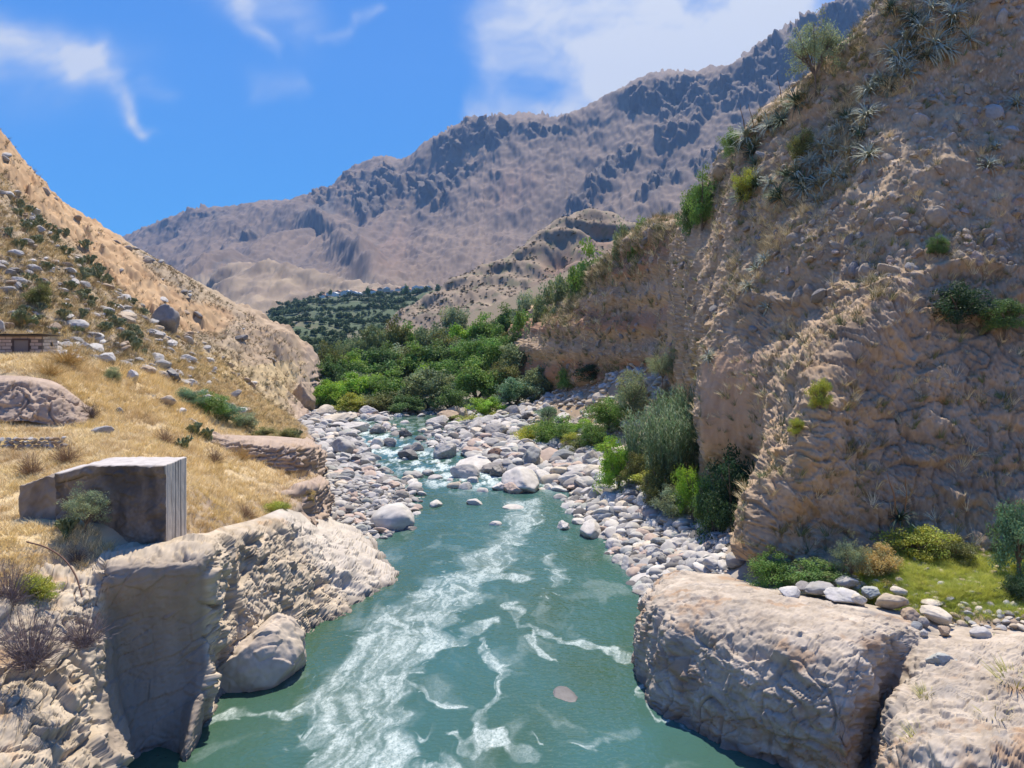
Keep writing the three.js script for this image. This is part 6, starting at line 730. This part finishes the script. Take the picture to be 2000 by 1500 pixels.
{ // stones stacked by the block, stones on the right ledge, dry stone wall
  const r = rng(33);
  for (const [px, py, D, w, h, tone, label] of [[408, 1032, 25.6, 26, 18, 'mid', 'grey stone in the small pile right of the concrete block'], [425, 1018, 25.8, 26, 16, 'bluegrey', 'grey stone on top of the small pile'], [440, 1026, 25.8, 26, 14, 'light', 'pale stone at the right of the small pile'], [395, 1024, 25.9, 20, 12, 'dark', 'dark stone at the left of the small pile'],
    [1543, 1160, 26.1, 44, 24, 'pale', 'white oval stone on top of the outcrop'], [1648, 1168, 25.4, 64, 26, 'pale', 'large white flat stone on the edge of the green ledge'], [1675, 1174, 25.0, 30, 20, 'cream', 'cream stone beside the large white flat one'], [1742, 1184, 24.6, 54, 34, 'tan', 'big tan boulder on the edge of the ledge'], [1777, 1208, 23.9, 46, 34, 'earth', 'brown angular boulder beside the tan one'], [1828, 1206, 23.9, 54, 28, 'cream', 'broad cream boulder on the ledge'], [1787, 1226, 23.2, 28, 16, 'bluegrey', 'small smooth grey stone below the brown boulder'], [1803, 1220, 23.4, 22, 20, 'mid', 'grey egg shaped stone beside the smooth one'], [1844, 1235, 22.9, 28, 20, 'earth', 'round brown stone on the lower ledge'], [1803, 1240, 22.8, 18, 14, 'light', 'small round stone below the grey ones'], [1838, 1300, 20.9, 50, 40, 'slate', 'greenish triangular slab on the bare rock'], [1865, 1308, 20.7, 36, 26, 'slate', 'smaller greenish slab beside the triangular one'], [1915, 1245, 22.6, 36, 30, 'light', 'pale boulder behind the bright agave'], [1955, 1280, 21.5, 54, 28, 'light', 'pale flat stone right of the bright agave'], [1985, 1440, 17.8, 30, 30, 'pale', 'white round stone at the right edge'], [1600, 1152, 26.3, 70, 26, 'grey', 'long grey boulder under the ledge bushes'], [1655, 1140, 26.6, 44, 24, 'grey', 'grey green boulder at the foot of the sapling'], [1755, 1158, 25.6, 34, 18, 'cream', 'cream stone at the edge of the grass'], [1700, 1160, 25.8, 44, 22, 'slate', 'grey slab between the ledge stones'], [1570, 1148, 26.6, 34, 18, 'mid', 'grey stone left of the long boulder'], [1820, 1180, 24.8, 44, 12, 'cream', 'flat cream slab in the grass edge'], [1965, 1250, 22.8, 44, 24, 'tan', 'tan stone at the right of the ledge']]) {
    const p = P(px, py, D), W = w / FPX * D / 2, H2 = h / FPX * D, k = px < 500 ? bankH(p.x, D) : p.y; stone('ledge_stone', label, 'stone', undefined, (tone === 'slate' || tone === 'earth' ? brokenStones : r() < 0.5 ? roundStones : midStones)[Math.floor(r() * 6)], tone, V3(p.x, px < 500 ? Math.min(p.y, k + 0.4) + H2 * 0.3 : p.y + H2 * (px < 1700 ? 0.12 : 0.22), -D), [W * 1.15, H2 * 0.75, W * 1.05], r, 0.25); }
  const o = new THREE.Group(); addTop(o, 'dry_stone_wall'); tag(o, 'low dry stone wall at the left edge of the yellow grass', 'wall'); const b = P(20, 880, 33.4); o.position.set(b.x, bankH(b.x, 33.4), -33.4);
  for (let k = 0; k < 84; k++) { const row = k % 4, x = -2.6 + Math.floor(k / 4) * 0.24 + (row % 2) * 0.11 + (r() - 0.5) * 0.06, D = 33.4, y = bankH(b.x + x, D) - o.position.y + row * 0.15 + 0.02, q = meshOf('stone', (r() < 0.5 ? midStones : brokenStones)[Math.floor(r() * 6)], stoneMat[['mid', 'grey', 'light', 'earth'][Math.floor(r() * 4)]], o); q.position.set(x, y, (r() - 0.5) * 0.12); q.quaternion.copy(quat(r, 0.5)); q.scale.set(0.13 + 0.05 * r(), 0.1 + 0.03 * r(), 0.14); }
}
{ // block hut
  const o = new THREE.Group(); addTop(o, 'block_hut'); tag(o, 'small hut of bare concrete blocks with a flat sheet roof', 'hut'); const c = P(82, 706, 47); o.position.set(c.x, 9.6, -47); o.rotation.y = 0.2;   // origin at its right front corner
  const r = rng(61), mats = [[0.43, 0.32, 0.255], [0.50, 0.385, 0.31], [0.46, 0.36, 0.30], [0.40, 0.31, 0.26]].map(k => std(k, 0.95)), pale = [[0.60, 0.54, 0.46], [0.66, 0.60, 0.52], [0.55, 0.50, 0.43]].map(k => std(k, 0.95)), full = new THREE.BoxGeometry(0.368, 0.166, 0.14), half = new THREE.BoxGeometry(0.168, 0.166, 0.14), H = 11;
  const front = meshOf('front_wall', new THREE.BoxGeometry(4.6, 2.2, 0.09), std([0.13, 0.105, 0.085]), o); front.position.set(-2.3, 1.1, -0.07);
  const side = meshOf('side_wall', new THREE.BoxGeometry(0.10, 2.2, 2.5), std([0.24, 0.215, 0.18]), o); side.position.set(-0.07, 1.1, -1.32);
  for (let j = 0; j < H; j++) { for (let i = 0; i < 12; i++) { const x = -0.2 - i * 0.4 + (j % 2 ? -0.2 : 0); if (x > -1.72 && x < -0.62 && j < 10) continue; if (x < -4.5) continue; const b = meshOf('block', full, mats[Math.floor(r() * 4)], front); b.position.set(x + 2.3, j * 0.2 + 0.1 - 1.1, 0.005 + 0.008 * r()); }
    if (j < 10) for (const [x, hl] of j % 2 ? [[-1.71, 0], [-0.5, 1]] : [[-1.6, 1]]) { const b = meshOf('block', hl ? half : full, mats[Math.floor(r() * 4)], front); if (x === -1.71) { b.position.set(x + 2.3 - 0.09, j * 0.2 + 0.1 - 1.1, 0.004); b.scale.x = 0.5; } else b.position.set(x + 2.3 + (j % 2 ? -0.01 : 0), j * 0.2 + 0.1 - 1.1, 0.006); }
    for (let i = 0; i < 6; i++) { const z = -0.35 - i * 0.4 + (j % 2 ? -0.2 : 0); if (z < -2.4) continue; if (j === 8 && i === 3) continue; const b = meshOf('block', full, pale[Math.floor(r() * 3)], side); b.rotation.y = Math.PI / 2; b.position.set(0.006 + 0.006 * r(), j * 0.2 + 0.1 - 1.1, z + 1.32); } }
  const door = meshOf('door', new THREE.BoxGeometry(0.80, 1.92, 0.04), std([0.20, 0.165, 0.145], 0.8), o); door.position.set(-1.14, 0.98, 0.0); const fr = std([0.09, 0.055, 0.045], 0.8); for (const x of [-1.575, -0.705]) { const j = meshOf('door_jamb', new THREE.BoxGeometry(0.07, 2.0, 0.1), fr, door); j.position.set(x + 1.14, 0.02, 0.03); } const lin = meshOf('lintel', new THREE.BoxGeometry(0.94, 0.07, 0.1), fr, door); lin.position.set(0, 1.03, 0.035);
  const win = meshOf('window', new THREE.BoxGeometry(0.05, 0.22, 0.30), std([0.03, 0.028, 0.026], 0.6), o); win.position.set(0.0, 1.66, -1.5);
  const roof = new THREE.Group(); roof.name = 'roof'; o.add(roof); for (let i = 0; i < 6; i++) { const s = meshOf('roof_sheet', new THREE.BoxGeometry(0.9, 0.025, 2.95), std([0.10, 0.085, 0.075], 0.8), roof); s.position.set(-4.5 + i * 0.86, 2.25 + (i % 2) * 0.012, -1.2); s.rotation.x = -0.05; s.rotation.z = -0.01; } const bm = meshOf('beam', new THREE.BoxGeometry(5.1, 0.07, 0.08), std([0.12, 0.085, 0.06]), roof); bm.position.set(-2.2, 2.2, 0.12);
}
{ // rusty rod
  const pts = [P(52, 1058, 21.4), P(92, 1070, 21.2), P(125, 1092, 21.1), P(148, 1125, 20.9), P(160, 1165, 20.7)]; const o = meshOf('bent_rod', new THREE.TubeGeometry(new THREE.CatmullRomCurve3(pts), 40, 0.022, 7), std([0.16, 0.085, 0.055], 0.8)); tag(o, 'rusty bent iron rod sticking out of the near cliff top', 'rod');
}
{ // village far up the valley
  const r = rng(88), wm = [std([0.75, 0.72, 0.68]), std([0.68, 0.62, 0.55]), std([0.50, 0.40, 0.32])], rm = [std([0.55, 0.55, 0.56], 0.5), std([0.36, 0.19, 0.13]), std([0.62, 0.62, 0.62], 0.5)];
  const roofG = (() => { const s = new THREE.Shape(); s.moveTo(-0.56, 0); s.lineTo(0, 0.34); s.lineTo(0.56, 0); s.lineTo(-0.56, 0); const g = new THREE.ExtrudeGeometry(s, { depth: 1.1, bevelEnabled: false }); g.translate(0, 0, -0.55); return g; })(), wallG = new THREE.BoxGeometry(1, 0.62, 1);
  [630, 642, 655, 662, 672, 680, 686, 694, 702, 712, 728, 742, 755, 766, 778, 790, 800, 812, 822, 836].forEach((px, i) => { const D = 905 + 40 * r(), py = interp([[620, 580], [700, 573], [800, 568], [850, 564]], px) + (r() - 0.5) * 7, p = P(px, py, D), o = new THREE.Group(); addTop(o, 'village_house'); o.position.set(p.x, p.y - 0.6, -D); const s = 4 + 3.5 * r(); o.scale.set(s * (1 + 0.6 * r()), s, s); o.rotation.y = (r() - 0.5) * 0.8; const w = meshOf('wall', wallG, wm[Math.floor(r() * 3)], o); w.position.y = 0.31; const rf = meshOf('roof', roofG, rm[Math.floor(r() * 3)], o); rf.position.y = 0.62; tag(o, 'tiny pale house of the far village above the green terraces', 'house', 'houses of the far village'); });
  for (const [px, top, label] of [[719, 558, 'tall dark tree in the middle of the far village'], [793, 553, 'dark tree at the right of the far village'], [645, 563, 'dark tree at the left of the far village'], [828, 560, 'dark tree at the far right of the village']]) { const D = 880, p = P(px, 580, D), q = P(px, top, D); plant('village_tree', label, 'tree', undefined, trees.dark[0], p, (q.y - p.y) * 0.24, q.y - p.y, r() * 6); }
}
console.log('built done');
renderer.render(scene, camera);
